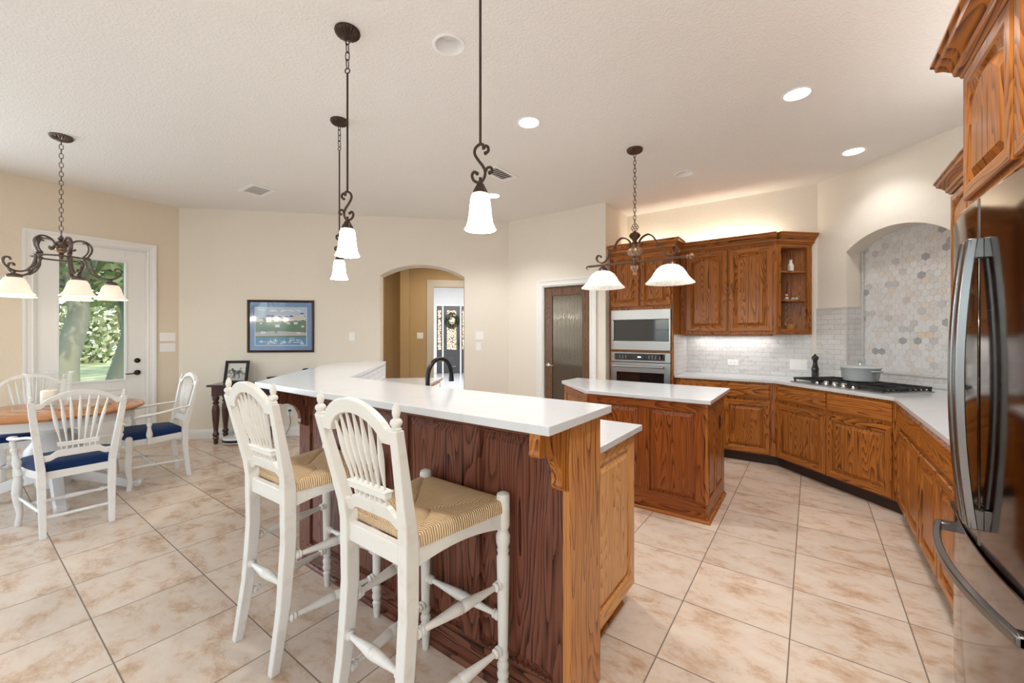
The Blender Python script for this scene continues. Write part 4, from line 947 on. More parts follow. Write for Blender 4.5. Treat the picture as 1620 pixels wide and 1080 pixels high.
panelled(FR(ix1, iy0, 0, 90), iy1 - iy0, [(.05, .275), (.335, .60)], .145, .83, OAKV, OAKH, isl)
panelled(FR(ix0, iy0 + ch, 0, -45), ch * sqrt(2), [(.08, ch * sqrt(2) - .08)], .145, .808, OAKV, OAKH, isl)
m = MB(); m.sweep([(ix0, iy1), (ix0, iy0 + ch), (ix0 + ch, iy0), (ix1, iy0), (ix1, iy1)], [(0, 0), (.020, 0), (.020, .010), (.014, .020), (0, .024)]); obj('base_shoe', m, OAKH, isl)
wallplate('island_outlet', 'black outlet on the end of the island', FR(ix1, 3.765, .664, 90), .045, .115, BLACKP, 'outlet', 1, 'outlet')
m = MB(); m.prism([(-.586, 3.25), (-.586, 4.13), (-2.1, 4.13), (-2.1, 3.77), (-1.58, 3.25)], .878, .908)
tag(obj('countertop', m, QUARTZ, bevel=.003), 'white quartz island top with one clipped corner', 'countertop')

# ================================================================== BAR STOOLS (own frame: x right, y forward, origin on the floor)
def lerp(a, b, t): return a + (b - a) * t
def piecewise(pts, z):
    for (z0, v0), (z1, v1) in zip(pts[:-1], pts[1:]):
        if z <= z1: return lerp(v0, v1, (z - z0) / (z1 - z0))
    return pts[-1][1]
STRETCH = [(.011, 0), (.011, .03), (.019, .045), (.019, .065), (.012, .075), (.017, .085), (.017, .10), (.010, .115), (.012, .2), (.019, .42), (.021, .485), (.0185, .495), (.0185, .505), (.021, .515), (.019, .58), (.012, .8), (.010, .885), (.017, .90), (.017, .915), (.012, .925), (.019, .935), (.019, .955), (.011, .97), (.011, 1)]
PLAINST = [(.009, 0), (.011, .3), (.012, .5), (.011, .7), (.009, 1)]
FIN = [(.015, 0), (.0165, .005), (.012, .010), (.0165, .016), (.0185, .023), (.016, .030), (.0085, .036), (.0105, .042), (.0125, .052), (.0105, .066), (.004, .078), (.001, .079)]
def post(mb, xs, ys, zs, wx, wy):
    """Square post through the points, half widths wx, wy per point."""
    mb.rings([[(x - a, y - b, z), (x + a, y - b, z), (x + a, y + b, z), (x - a, y + b, z)] for x, y, z, a, b in zip(xs, ys, zs, wx, wy)], True, True)
def wheat_back(root, mat, zb, zt, xw, yb, crest_h, low_z, mid_z, ct=.046, t0=.70, nsp=7, tw=.60, bw=.46, sr=1.0):
    """Arched crest rail, shaped lower rail, binding bar and fanned spindles between two posts. xw(z), yb(z): post centre half-width and depth."""
    w = xw(zt - .06) - .012
    def slab(outline, th, name):
        m = MB(); n = len(outline); f = [(x, yb(z) + th / 2, z) for x, z in outline]; b = [(x, yb(z) - th / 2, z) for x, z in outline]
        vs = f + b; m.add(vs, [(i, (i + 1) % n, n + (i + 1) % n, n + i) for i in range(n)])
        h = n // 2
        for i in range(h - 1):
            m.add([f[i], f[i + 1], f[n - 2 - i], f[n - 1 - i]], [(0, 1, 2, 3)]); m.add([b[i], b[i + 1], b[n - 2 - i], b[n - 1 - i]], [(3, 2, 1, 0)])
        return obj(name, m, mat, root, bevel=.004, weld=True)
    n = 28; up = []; lo = []
    for i in range(n + 1):
        t = -1 + 2 * i / n; x = w * t
        k = max(0, 1 - (abs(t) / .86) ** 2); up.append((x, zt - .062 + (crest_h) * k ** .8 + (.0 if abs(t) < .86 else 0)))
        k2 = max(0, 1 - (t / t0) ** 2) if abs(t) < t0 else 0
        lo.append((x, zt - .062 - ct + (crest_h * .98) * k2 ** .60))
    slab(up + lo[::-1], .026, 'crest_rail')
    wl = xw(low_z) - .012; up = []; lo = []
    for i in range(n + 1):
        t = -1 + 2 * i / n; x = wl * t; a = abs(t)
        s = 1 if a < .55 else 0 if a > .82 else .5 + .5 * cos(pi * (a - .55) / .27)
        up.append((x, low_z + .012 + .028 * s)); lo.append((x, low_z - .030 + .022 * s))
    slab(up + lo[::-1], .022, 'lower_rail')
    wm = w * bw
    m = MB(); y = yb(mid_z); m.box(-wm - .012, wm + .012, y - .013, y + .013, mid_z - .014, mid_z + .014); m.box(-wm - .015, wm + .015, y - .017, y + .017, mid_z + .004, mid_z + .012); obj('binding_bar', m, mat, root, bevel=.003)
    for k in range(nsp):
        t = (k - (nsp - 1) / 2) / ((nsp - 1) / 2); xb = wm * .93 * t; xm = wm * .95 * t; xt = w * tw * t
        zt2 = zt - .062 - ct + crest_h * .98 * max(0, 1 - (tw * t / t0) ** 2) ** .60 + .010
        m = MB(); P = []; rr = []
        for z, x, r in ((low_z + .03, xb, .0065), (mid_z, xm, .0062)): P.append((x, yb(z), z)); rr.append(r)
        for i in range(1, 9):
            u = i / 8; z = lerp(mid_z, zt2, u); P.append((lerp(xm, xt, u), yb(z), z)); rr.append(sr * (.0050 + .0078 * sin(pi * u ** 1.15) ** 2))
        m.tube(P, rr, 8, flat=(.72, 1.05)); obj('spindle', m, mat, root, smooth=True)

def make_stool():
    r = thing('bar_stool', 'x', 'bar stool'); W_ = STOOLW
    ZS = .745
    xw = lambda z: piecewise([(0, .168), (.42, .160), (.74, .162), (1.10, .208), (1.2, .214)], z)
    yb = lambda z: piecewise([(0, -.262), (.25, -.222), (.50, -.200), (.76, -.202), (1.10, -.280), (1.2, -.303)], z)
    for s in (-1, 1):
        m = MB(); zs = [0, .12, .25, .40, .52, .64, .74, .80, .90, 1.0, 1.112]
        post(m, [s * xw(z) for z in zs], [yb(z) for z in zs], zs, [.0165, .018, .0195, .021, .0215, .0215, .022, .021, .0195, .0185, .0175], [.018, .020, .022, .024, .025, .026, .026, .022, .019, .017, .015])
        p = obj('rear_leg', m, W_, r, bevel=.004)
        m = MB(FR(s * xw(1.112), yb(1.112), 1.111)); m.lathe(FIN, 18); obj('finial', m, W_, p, smooth=True)
    fx, fy = .218, .200
    for s in (-1, 1):
        m = MB(FR(s * fx, fy, 0)); m.lathe([(.013, 0), (.014, .01), (.018, .055), (.0205, .072), (.014, .082), (.021, .092), (.023, .105), (.018, .118), (.0215, .128), (.0225, .142), (.016, .155), (.021, .166), (.021, .18), (.0175, .19), (.019, .22), (.0235, .48), (.025, .545), (.020, .56), (.024, .572), (.020, .582), (.026, .60), (.027, .63), (.019, .648), (.024, .660), (.0255, .668), (.0255, .775), (.023, .785), (.012, .791), (.001, .792)], 20)
        obj('front_leg', m, W_, r, smooth=True)
    # seat rails
    xb = xw(.70)
    m = MB(); m.box(-fx + .01, fx - .01, fy - .014, fy + .014, .665, .728); obj('seat_rail', m, W_, r, bevel=.004)
    m = MB(); m.box(-xb + .01, xb - .01, yb(.70) - .014, yb(.70) + .014, .665, .728); obj('seat_rail', m, W_, r, bevel=.004)
    for s in (-1, 1):
        m = MB(); n = 14; lo = []
        y0, y1 = yb(.7) + .02, fy - .018; L = []
        for i in range(n + 1):
            t = i / n; x = s * lerp(xb, fx - .002, t); y = lerp(y0, y1, t); zb_ = .655 + .026 * sin(pi * t) ** .8
            L.append([(x - .012, y, zb_), (x + .012, y, zb_), (x + .012, y, .728), (x - .012, y, .728)])
        m.rings(L, True, True); obj('seat_rail', m, W_, r, bevel=.003)
    # rush seat: four woven fields meeting on the diagonals, dished toward them
    A = [(-xb - .016, yb(.74) + .028), (xb + .016, yb(.74) + .028), (fx + .020, fy + .018), (-fx - .020, fy + .018)]
    cl, cr = (-.045, -.004), (.045, -.004)
    def fld(p0, p1, q0, q1, mat, name):
        m = MB()
        def fn(u, v):
            ax, ay = lerp(p0[0], p1[0], u), lerp(p0[1], p1[1], u); bx, by = lerp(q0[0], q1[0], u), lerp(q0[1], q1[1], u)
            if v < .25:   # rolls over the rail
                a = (v / .25) * pi / 2; k = .016
                dx, dy = ax - bx, ay - by; d = hypot(dx, dy) or 1
                o = -.016 + k * cos(a); return (ax + dx / d * o, ay + dy / d * o, .742 + .024 * sin(a) - .022 * (1 - sin(a)) - .007 * abs(2 * u - 1) ** 10 * sin(a))
            w = (v - .25) / .75; dx, dy = ax - bx, ay - by; d = hypot(dx, dy) or 1; ax -= dx / d * .016; ay -= dy / d * .016
            return (lerp(ax, bx, w), lerp(ay, by, w), .766 + .005 * sin(pi * min(1, w * 1.4)) - .012 * w - .007 * abs(2 * u - 1) ** 10)
        m.grid(fn, 30, 16); return obj(name, m, mat, st_, smooth=True)
    m = MB(); m.prism([(-xb, yb(.7) + .02), (xb, yb(.7) + .02), (fx - .01, fy - .005), (-fx + .01, fy - .005)], .728, .748); st_ = obj('seat', m, RUSHX, r)
    fld(A[3], A[2], cl, cr, RUSHX, 'rush_weave'); fld(A[1], A[0], cr, cl, RUSHX, 'rush_weave')
    fld(A[2], A[1], cr, cr, RUSHY, 'rush_weave'); fld(A[0], A[3], cl, cl, RUSHY, 'rush_weave')
    # stretchers
    def stretch(a, b, prof=STRETCH):
        m = MB(); m.lathe_dir(prof, a, b, 14); obj('stretcher', m, W_, r, smooth=True)
    stretch((-fx, fy, .315), (fx, fy, .315))
    stretch((-xw(.33) - .0, yb(.33), .335), (xw(.33), yb(.33), .335))
    for s in (-1, 1):
        stretch((s * xw(.40), yb(.42) + .018, .445), (s * fx, fy, .445)); stretch((s * xw(.18), yb(.2) + .015, .195), (s * fx, fy, .20))
    wheat_back(r, W_, .74, 1.172, xw, yb, .078, .805, .885, sr=.80)
    return r
s1 = make_stool(); s1['group'] = 'bar stools'
s1['label'] = 'bar stool nearer the camera, rush seat, right of the other stool'
dup(s1, FR(-1.945, 1.045, 0, 1.0), 'farther bar stool with rush seat, left one of the two')
s1.matrix_basis = FR(-1.165, 1.045, 0, -1.0)
# ================================================================== DINING SET
def cr(pts, n=6):
    """Catmull-Rom through points."""
    P = [Vector(p) for p in pts]; P = [P[0] * 2 - P[1]] + P + [P[-1] * 2 - P[-2]]; out = []
    for i in range(1, len(P) - 2):
        for k in range(n):
            t = k / n; a, b, c, d = P[i - 1], P[i], P[i + 1], P[i + 2]
            out.append(tuple(.5 * ((2 * b) + (c - a) * t + (2 * a - 5 * b + 4 * c - d) * t * t + (3 * b - a - 3 * c + d) * t ** 3)))
    out.append(tuple(P[-2])); return out
def make_chair(arms=True):
    r = thing('dining_chair', 'x', 'chair', group='dining chairs round the table'); W_ = CHAIRW
    xw = lambda z: piecewise([(0, .170), (.45, .176), (.90, .226), (1.0, .232)], z)
    yb = lambda z: piecewise([(0, -.240), (.25, -.212), (.47, -.205), (.95, -.300), (1.05, -.318)], z)
    for s in (-1, 1):
        zs = [0, .12, .25, .36, .46, .55, .70, .85, .935]; m = MB()
        post(m, [s * xw(z) for z in zs], [yb(z) for z in zs], zs, [.016, .018, .020, .021, .021, .020, .019, .018, .017], [.018, .020, .022, .024, .024, .021, .018, .016, .015])
        p = obj('rear_leg', m, W_, r, bevel=.004)
        m = MB(FR(s * xw(.935), yb(.935), .934)); m.lathe([(a * .8, b * .62) for a, b in FIN], 14); obj('finial', m, W_, p, smooth=True)
    fx, fy = .248, .215
    for s in (-1, 1):
        m = MB(); P = [(fx, fy, 0), (fx, fy, .012), (fx - .004, fy - .005, .04), (fx - .008, fy - .010, .09), (fx + .002, fy + .002, .17), (fx + .006, fy + .006, .24), (fx, fy, .32), (fx, fy, .345), (fx, fy, .36), (fx, fy, .40), (fx, fy, .468), (fx, fy, .478)]
        m.tube([(s * x, y, z) for x, y, z in P], [.017, .019, .018, .0175, .023, .027, .027, .020, .026, .027, .024, .012], 14); obj('front_leg', m, W_, r, smooth=True)
    # seat frame and upholstered cushion
    def outline(g=0, n=7):
        pts = [(-xw(.42) - g + .01, yb(.42) - g + .01), (xw(.42) + g - .01, yb(.42) - g + .01)]
        for i in range(n + 1):
            t = i / n; pts.append((lerp(xw(.42), fx, t) + g + .015 * sin(pi * t), lerp(yb(.42) + .03, fy - .01, t)))
        for i in range(1, n):
            t = 1 - 2 * i / n; pts.append((fx * t, fy + g + .035 * (1 - t * t)))
        for i in range(n + 1):
            t = 1 - i / n; pts.append((-lerp(xw(.42), fx, t) - g - .015 * sin(pi * t), lerp(yb(.42) + .03, fy - .01, t)))
        return pts
    m = MB(); m.prism(outline(-.004), .385, .440); obj('seat_frame', m, W_, r, bevel=.004)
    m = MB(); L = []
    cy = .01
    for k, (sc, z) in enumerate(((.985, .436), (1.02, .444), (1.035, .458), (1.015, .476), (.95, .492), (.82, .503), (.55, .511), (.25, .514))):
        L.append([(x * sc, cy + (y - cy) * sc, z) for x, y in outline(-.006)])
    m.rings(L, True, True); obj('seat_cushion', m, NAVY, r, smooth=True)
    if arms:
        for s in (-1, 1):
            m = MB(); P = cr([(s * (xw(.69) + .004), yb(.69) + .01, .690), (s * .238, -.13, .682), (s * .272, -.02, .665), (s * .286, .08, .655), (s * .284, .15, .650), (s * .270, .185, .640)], 5)
            n = len(P); m.tube(P, [.015 + .012 * (i / n) ** 1.5 for i in range(n - 2)] + [.026, .018], 10, flat=(.62, 1.05)); obj('armrest', m, W_, r, smooth=True)
            m = MB(); m.lathe_dir([(.017, 0), (.017, .14), (.012, .18), (.022, .26), (.024, .36), (.016, .52), (.013, .62), (.020, .70), (.020, .76), (.013, .80), (.018, .88), (.014, 1)], (s * .252, .075, .392), (s * .283, .085, .640), 14); obj('arm_support', m, W_, r, smooth=True)
    def stretch(a, b, prof=PLAINST):
        m = MB(); m.lathe_dir(prof, a, b, 12); obj('stretcher', m, W_, r, smooth=True)
    TUR = [(.008, 0), (.012, .08), (.018, .12), (.010, .17), (.012, .25), (.017, .45), (.017, .55), (.012, .75), (.010, .83), (.018, .88), (.012, .92), (.008, 1)]
    for s in (-1, 1): stretch((s * xw(.16), yb(.16) + .018, .165), (s * (fx - .004), fy - .004, .20))
    stretch((-xw(.13), yb(.13), .135), (xw(.13), yb(.13), .135))
    stretch((-.205, .03, .185), (.205, .03, .185), TUR)
    wheat_back(r, W_, .47, .985, xw, yb, .080, .545, .625, ct=.036, t0=.82, nsp=7, tw=.66, bw=.42, sr=1.2)
    return r
c1 = make_chair()
dup(c1, FR(-5.14, 1.170, 0, 180.0), 'white armchair with navy seat at the table, beside the picture wall')
sd = make_chair(False)
sd['label'] = 'white wheat-back chair behind the table, between it and the patio door'
sd.matrix_basis = FR(-5.93, .49, 0, -90)
c1['label'] = 'white armchair with navy seat nearest the camera, its back toward the bar'
c1.matrix_basis = FR(-4.452, .558, 0, 90)
# round pedestal table
TX, TY = -5.25, .555
tb = thing('dining_table', 'round oak-topped white pedestal table by the patio door', 'table', (TX, TY, 0))
m = MB(FR(TX, TY)); m.lathe([(.001, .724), (.555, .724), (.568, .730), (.574, .741), (.570, .751), (.560, .755), (.001, .755)], 72); obj('tabletop', m, TABWOOD, tb, smooth=True)
TBW = plain('grey_white_table_paint', (.62, .61, .60), .4)
m = MB(FR(TX, TY)); m.lathe([(.47, .645), (.50, .648), (.502, .70), (.515, .724), (.40, .724), (.40, .645)], 64, cap=False); obj('apron', m, TBW, tb, smooth=True)
m = MB(FR(TX, TY)); m.lathe([(.11, .10), (.12, .13), (.125, .20), (.16, .26), (.185, .34), (.180, .42), (.13, .50), (.09, .56), (.10, .58), (.13, .61), (.20, .65), (.22, .69), (.001, .70)], 36); obj('pedestal', m, TBW, tb, smooth=True)
for a in (-3, 60, 177, 240):
    m = MB(FR(TX, TY, 0, a)); P = cr([(.08, 0, .20), (.20, 0, .165), (.33, 0, .115), (.44, 0, .070), (.52, 0, .035), (.56, 0, .032)], 5); n = len(P)
    m.rings([[(x, -w, z - h), (x, w, z - h), (x, w * .8, z + h), (x, -w * .8, z + h)] for (x, y, z), w, h in zip(P, [.045 - .010 * i / n for i in range(n)], [.05 - .022 * i / n for i in range(n)])], True, True)
    m.lathe_dir([(.022, 0), (.034, .2), (.034, .8), (.022, 1)], (.555, -.042, .038), (.555, .042, .038), 14)
    m.box(.535, .575, -.03, .03, 0, .012); obj('foot', m, TBW, tb, bevel=.004)
# hurricane vase and candle
HX, HY = -5.405, .535
m = MB(FR(HX, HY, .756)); m.lathe([(.001, 0), (.105, 0), (.118, .008), (.128, .03), (.132, .10), (.134, .22), (.138, .272), (.150, .292), (.151, .296), (.148, .298)], 96, cap=False)
m.tube([(.149 * cos(2 * pi * i / 40), .149 * sin(2 * pi * i / 40), .296) for i in range(40)], .004, 8, closed=True)
tag(obj('hurricane_vase', m, VASEG, smooth=True), 'wide clear glass candle vase on the round dining table', 'vase')
m = MB(FR(HX, HY, .7735)); m.lathe([(.001, 0), (.052, 0), (.054, .004), (.054, .120), (.050, .126), (.030, .122), (.001, .121)], 28); cn = obj('pillar_candle', m, plain('ivory_wax', (.80, .76, .66), .5), smooth=True)
tag(cn, 'ivory pillar candle inside the clear glass vase', 'candle')
m = MB(FR(HX, HY, .89)); m.lathe([(.0015, 0), (.0015, .016), (.001, .017)], 6); obj('wick', m, BLACKP, cn)

# ================================================================== CONSOLE TABLE AND THINGS ALONG THE PICTURE WALL (frame TP: x along the wall, y = -distance from it)
c0, c1_ = .535, 2.02
ct = thing('console_table', 'dark turned-leg console table against the picture wall', 'console table', TP @ Vector(((c0 + c1_) / 2, -.2, 0)))
m = MB(TP); m.box(c0, c1_, -.40, -.02, .728, .755); obj('tabletop', m, MAHTOP, ct, bevel=.006)
m = MB(TP); m.box(c0 + .075, c1_ - .075, -.352, -.335, .612, .728); m.box(c0 + .075, c1_ - .075, -.085, -.068, .612, .728)
for x in (c0 + .05, c1_ - .067): m.box(x, x + .017, -.33, -.10, .612, .728)
obj('apron', m, MAHTOP, ct)
for x in (c0 + .075, c1_ - .075):
    for y in (-.325, -.095):
        m = MB(TP); m.box(x - .034, x + .034, y - .034, y + .034, .605, .728)
        T0 = m.T; m.T = TP @ Matrix.Translation((x, y, 0)); m.lathe([(.024, 0), (.026, .055), (.036, .075), (.026, .092), (.038, .115), (.038, .125), (.025, .150), (.028, .20), (.040, .33), (.044, .42), (.038, .475), (.025, .50), (.040, .520), (.024, .540), (.036, .560), (.040, .585), (.034, .607)], 20); m.T = T0
        obj('leg', m, MAHOG, ct, smooth=True)
# framed black and white photo, leaning on the console
pf = thing('photo_frame', 'small black-framed horse photograph standing on the console table', 'picture frame', TP @ Vector((.79, -.2, .756)))
TPF = TP @ Matrix.Translation((.65, -.235, .7585)) @ Matrix.Rotation(R(-14), 4, 'X')
fw_, fh = .285, .295; b = .033
BFR = plain('black_frame_lacquer', (.006, .005, .005), .4, spec=.25)
m = MB(TPF); m.box(0, b, -.010, .012, 0, fh); m.box(fw_ - b, fw_, -.010, .012, 0, fh); m.box(b, fw_ - b, -.010, .012, 0, b); m.box(b, fw_ - b, -.010, .012, fh - b, fh); obj('frame', m, BFR, pf, bevel=.003)
m = MB(TPF); m.box(b, fw_ - b, .004, .010, b, fh - b); obj('backing', m, BFR, pf)
m = MB(TPF); m.box(fw_ / 2 - .03, fw_ / 2 + .03, .012, .016, 0.02, .2); obj('easel_back', m, BFR, pf)
GR = [plain('photo_grey_%s' % k, (v, v, v * .97), .35) for k, v in (('pale', .55), ('middle', .20), ('dark', .035), ('light', .36))]
m = MB(TPF); X0, Z0, PW, PH = b, b, fw_ - 2 * b, fh - 2 * b
def pic(mb, poly, lay, mi, x0=None, z0=None, w=None, h=None):
    x0 = X0 if x0 is None else x0; z0 = Z0 if z0 is None else z0; w = w or PW; h = h or PH
    mb.mi = mi; mb.prism_y([(x0 + u * w, z0 + v * h) for u, v in poly], lay, .0035)
pic(m, [(0, 0), (1, 0), (1, 1), (0, 1)], .003, 0); pic(m, [(0, 0), (1, 0), (1, .30), (.6, .34), (0, .28)], .0026, 3)
rg = random.Random(9)
for k in range(30): cx, cz, rr = rg.random(), .36 + .35 * rg.random(), .04 + .05 * rg.random(); pic(m, [(min(1, max(0, cx + rr * cos(a))), cz + rr * sin(a)) for a in [2 * pi * i / 8 for i in range(8)]], .0022 - k * .00001, 1)
H = [(.26, .52), (.20, .60), (.22, .72), (.30, .70), (.36, .60), (.50, .57), (.66, .58), (.74, .52), (.76, .36), (.73, .36), (.72, .47), (.68, .40), (.69, .12), (.65, .12), (.63, .38), (.46, .38), (.44, .12), (.40, .12), (.40, .40), (.36, .14), (.32, .14), (.34, .44), (.28, .50)]
pic(m, H, .0012, 2); pic(m, [(.44, .56), (.41, .74), (.45, .80), (.44, .86), (.48, .91), (.53, .88), (.52, .80), (.57, .74), (.56, .56)], .0009, 0); pic(m, [(.46, .60), (.44, .36), (.48, .34), (.54, .58)], .0006, 1)
obj('photograph', m, GR, pf)
# dark bowl and small black speaker on the console, mostly hidden by the bar
m = MB(TP @ Matrix.Translation((1.24, -.17, .7555))); m.lathe([(.001, 0), (.05, 0), (.06, .012), (.085, .05), (.092, .066), (.088, .068), (.078, .05), (.05, .016), (.001, .014)], 28, cap=False)
tag(obj('bowl', m, plain('dark_pewter', (.06, .055, .05), .3, .8), smooth=True), 'dark round bowl on the console table, rim just above the bar', 'bowl')
m = MB(TP @ Matrix.Translation((1.635, -.17, .7555))); m.lathe([(.001, 0), (.040, 0), (.046, .008), (.047, .15), (.040, .172), (.024, .180), (.001, .181)], 26); sp_ = obj('speaker', m, BLACKP, smooth=True)
tag(sp_, 'small black rounded speaker on the console, right of the bowl', 'speaker')
m = MB(TP @ Matrix.Translation((1.635, -.17, .7555))); m.lathe([(.0475, .02), (.0478, .03), (.0478, .11), (.0475, .12)], 26, cap=False); obj('grille', m, plain('black_fabric', (.008, .008, .008), .9), sp_)
# robot vacuum and its dock
VP = plain('vacuum_white', (.72, .72, .72), .25)
TV = TP @ Matrix.Translation((.855, -.30, 0))
rv = thing('robot_vacuum', 'low white round robot vacuum on the floor under the console', 'robot vacuum', TV.translation)
m = MB(TV); m.lathe([(.001, .012), (.155, .012), (.165, .02), (.167, .05), (.168, .075), (.163, .084), (.150, .088), (.001, .088)], 40); obj('body', m, VP, rv, smooth=True)
m = MB(TV); m.lathe([(.1675, .032), (.1688, .034), (.1692, .062), (.168, .064)], 40, cap=False); obj('bumper', m, BLACKP, rv)
m = MB(TV); m.lathe([(.05, .088), (.05, .100), (.044, .106), (.001, .106)], 24); obj('sensor_turret', m, VP, rv, smooth=True)
m = MB(TV)
for y in (-.1, .1): m.lathe_dir([(.03, 0), (.03, 1)], (-.012, y, .03), (.012, y, .03), 16)
m.sphere((0.11, 0, .012), .012, 10, 6); obj('wheel', m, BLACKP, rv)
TV2 = TP @ Matrix.Translation((1.115, -.15, 0))
dk = thing('vacuum_dock', 'tall white and black vacuum dock under the console table', 'vacuum dock', TV2.translation)
def rr(w, d, r, n=5): return [(sx * (w - r) + r * cos(a), sy * (d - r) + r * sin(a)) for sx, sy, a0 in ((1, 1, 0), (-1, 1, 90), (-1, -1, 180), (1, -1, 270)) for a in [R(a0 + 90 * i / n) for i in range(n + 1)]]
m = MB(TV2); m.prism(rr(.067, .075, .03), .16, .375); obj('dust_bin', m, VP, dk, bevel=.006)
m = MB(TV2); m.prism(rr(.068, .076, .03), 0.0, .16); obj('base', m, BLACKP, dk, bevel=.004)
m = MB(TV2); m.box(-.032, -.018, -.0775, -.074, .22, .34); obj('fill_window', m, plain('smoked_plastic', (.05, .06, .09), .15), dk)
m = MB(TV2); m.prism(rr(.060, .066, .026), .375, .383); obj('lid', m, plain('grey_plastic', (.25, .25, .26), .4), dk)
# large framed print
PF = thing('framed_print', 'large framed blue coastal village print on the beige wall', 'picture', TP @ Vector((1.265, 0, 1.5)))
a, b, z0, z1 = .84, 1.69, 1.145, 1.86; w = .030
FRM = plain('espresso_frame', (.035, .017, .012), .3)
m = MB(TP); prof = [(0, 0), (0, .022), (.008, .028), (.018, .024), (.030, .014), (.030, 0)]
L = []
for cx, cz, dx, dz in ((a, z0, 1, 1), (b, z0, -1, 1), (b, z1, -1, -1), (a, z1, 1, -1), (a, z0, 1, 1)): L.append([(cx + dx * p, -q - .001, cz + dz * p) for p, q in prof])
m.rings(L, False, False); obj('frame', m, FRM, PF)
m = MB(TP); m.box(a + .025, b - .025, -.010, -.001, z0 + .025, z1 - .025); obj('mat_board', m, plain('blue_mat_board', (.15, .26, .50), .12, coat=.6), PF)
def pm(n, c): return plain('print_' + n, c, .12, coat=.6)
PM = [pm('sky', (.42, .55, .75)), pm('sand', (.62, .58, .52)), pm('green', (.10, .20, .14)), pm('sea', (.08, .25, .48)), pm('white', (.75, .77, .80)), pm('roof', (.10, .16, .30)), pm('path', (.45, .45, .48)), pm('foam', (.50, .62, .78)), pm('border', (.55, .62, .72))]
m = MB(TP); X0, Z0, PW, PH = a + .10, z0 + .10, (b - a) - .20, (z1 - z0) - .205
ly = [-.0103]
def pq(poly, mi):
    ly[0] -= .000018; m.mi = mi; m.prism_y([(X0 + u * PW, Z0 + v * PH) for u, v in poly], ly[0], -.0100)
def bx_(u0, u1, v0, v1, mi): pq([(u0, v0), (u1, v0), (u1, v1), (u0, v1)], mi)
pq([(-.015, -.02), (1.015, -.02), (1.015, 1.02), (-.015, 1.02)], 8); bx_(0, 1, 0, 1, 0)
pq([(0, .70), (.2, .74), (.45, .71), (.7, .76), (1, .73), (1, .62), (0, .62)], 3); pq([(0, .60), (1, .64), (1, .78), (.75, .82), (.55, .74), (.3, .72), (0, .70)], 1)
pq([(0, 0), (1, 0), (1, .66), (0, .62)], 2); pq([(0, .34), (.4, .38), (1, .34), (1, .26), (0, .24)], 6); bx_(0, 1, 0, .20, 3)
rg = random.Random(21)
for k in range(46):
    u, v = rg.random(), rg.choice((.44, .52, .58, .66, .36)) + rg.random() * .05; r0 = .015 + .025 * rg.random()
    pq([(min(1, max(0, u + r0 * cos(t))), v + 1.4 * r0 * sin(t)) for t in [2 * pi * i / 7 for i in range(7)]], 2)
for k in range(16):
    u, v, s = .04 + .88 * rg.random(), rg.choice((.30, .40, .48, .56, .68, .76)), .05 + .05 * rg.random(); u = min(u, .98 - s)
    bx_(u, u + s, v, v + s * .8, 4); pq([(u - .008, v + s * .8), (u + s + .008, v + s * .8), (u + s * .8, v + s * 1.35), (u + s * .2, v + s * 1.35)], 5)
    for q in (.2, .6): bx_(u + s * q, u + s * (q + .18), v + s * .25, v + s * .55, 5)
for k in range(26):
    u, v, s = rg.random() * .9, .02 + .15 * rg.random(), .04 + .05 * rg.random(); pq([(u, v), (u + s, v), (u + s * 1.1, v + .02), (u - s * .1, v + .02)], rg.choice((7, 4, 7)))
    if k % 3 == 0: pq([(u + s * .4, v + .02), (u + s * .75, v + .02), (u + s * .4, v + .09)], 4)
for k in range(7):
    u = rg.random() * .8; pq([(u, .86 + .1 * rg.random()), (u + .18, .88 + .07 * rg.random()), (u + .12, .95), (u + .05, .95)], 4)
obj('coastal_scene', m, PM, PF)
m = MB(TP); m.box(a + .028, b - .028, -.0155, -.0135, z0 + .028, z1 - .028); obj('picture_glass', m, pane('picture_glass', (1, 1, 1), .01, .12), PF)
# switches and outlets
def on(T, s, z): return T @ Matrix.Translation((s, 0, z))
wallplate('wall_switch', 'upper white three-gang switch plate beside the patio door', on(TL, 1.700, 1.358), .165, .112, PLATE, 'switch', 3)
wallplate('wall_switch', 'lower white three-gang switch plate beside the patio door', on(TL, 1.700, 1.222), .165, .112, PLATE, 'switch', 3)
wallplate('wall_switch', 'single white switch between the blue print and the arch', on(TP, 2.191, 1.363), .078, .12, PLATE, 'switch', 1)
wallplate('wall_switch', 'wider of the two switch plates right of the arch, upper', on(TP, 3.985, 1.371), .118, .118, PLATE, 'switch', 2)
wallplate('wall_switch', 'narrow white switch below the wider plate right of the arch', on(TP, 3.970, 1.212), .075, .118, PLATE, 'switch', 1)
wallplate('wall_switch', 'square switch plate on the tan hall wall inside the arch', TP @ Matrix.Translation((2.99, 2.2, 1.37)), .118, .118, PLATE, 'switch', 2)
ou = wallplate('wall_outlet', 'white outlet low on the wall behind the console, with black plug', on(TP, 1.38, .33), .078, .12, PLATE, 'outlet', 1, 'outlet')
m = MB(TP); m.box(1.366, 1.394, -.035, -.009, .335, .36); m.tube(cr([(1.38, -.033, .345), (1.39, -.06, .30), (1.40, -.05, .20), (1.37, -.03, .10), (1.33, -.05, .02), (1.28, -.08, .012)], 6), .0035, 6)
tag(obj('power_cord', m, BLACKP), 'black plug and cord hanging from the low outlet', 'cord')
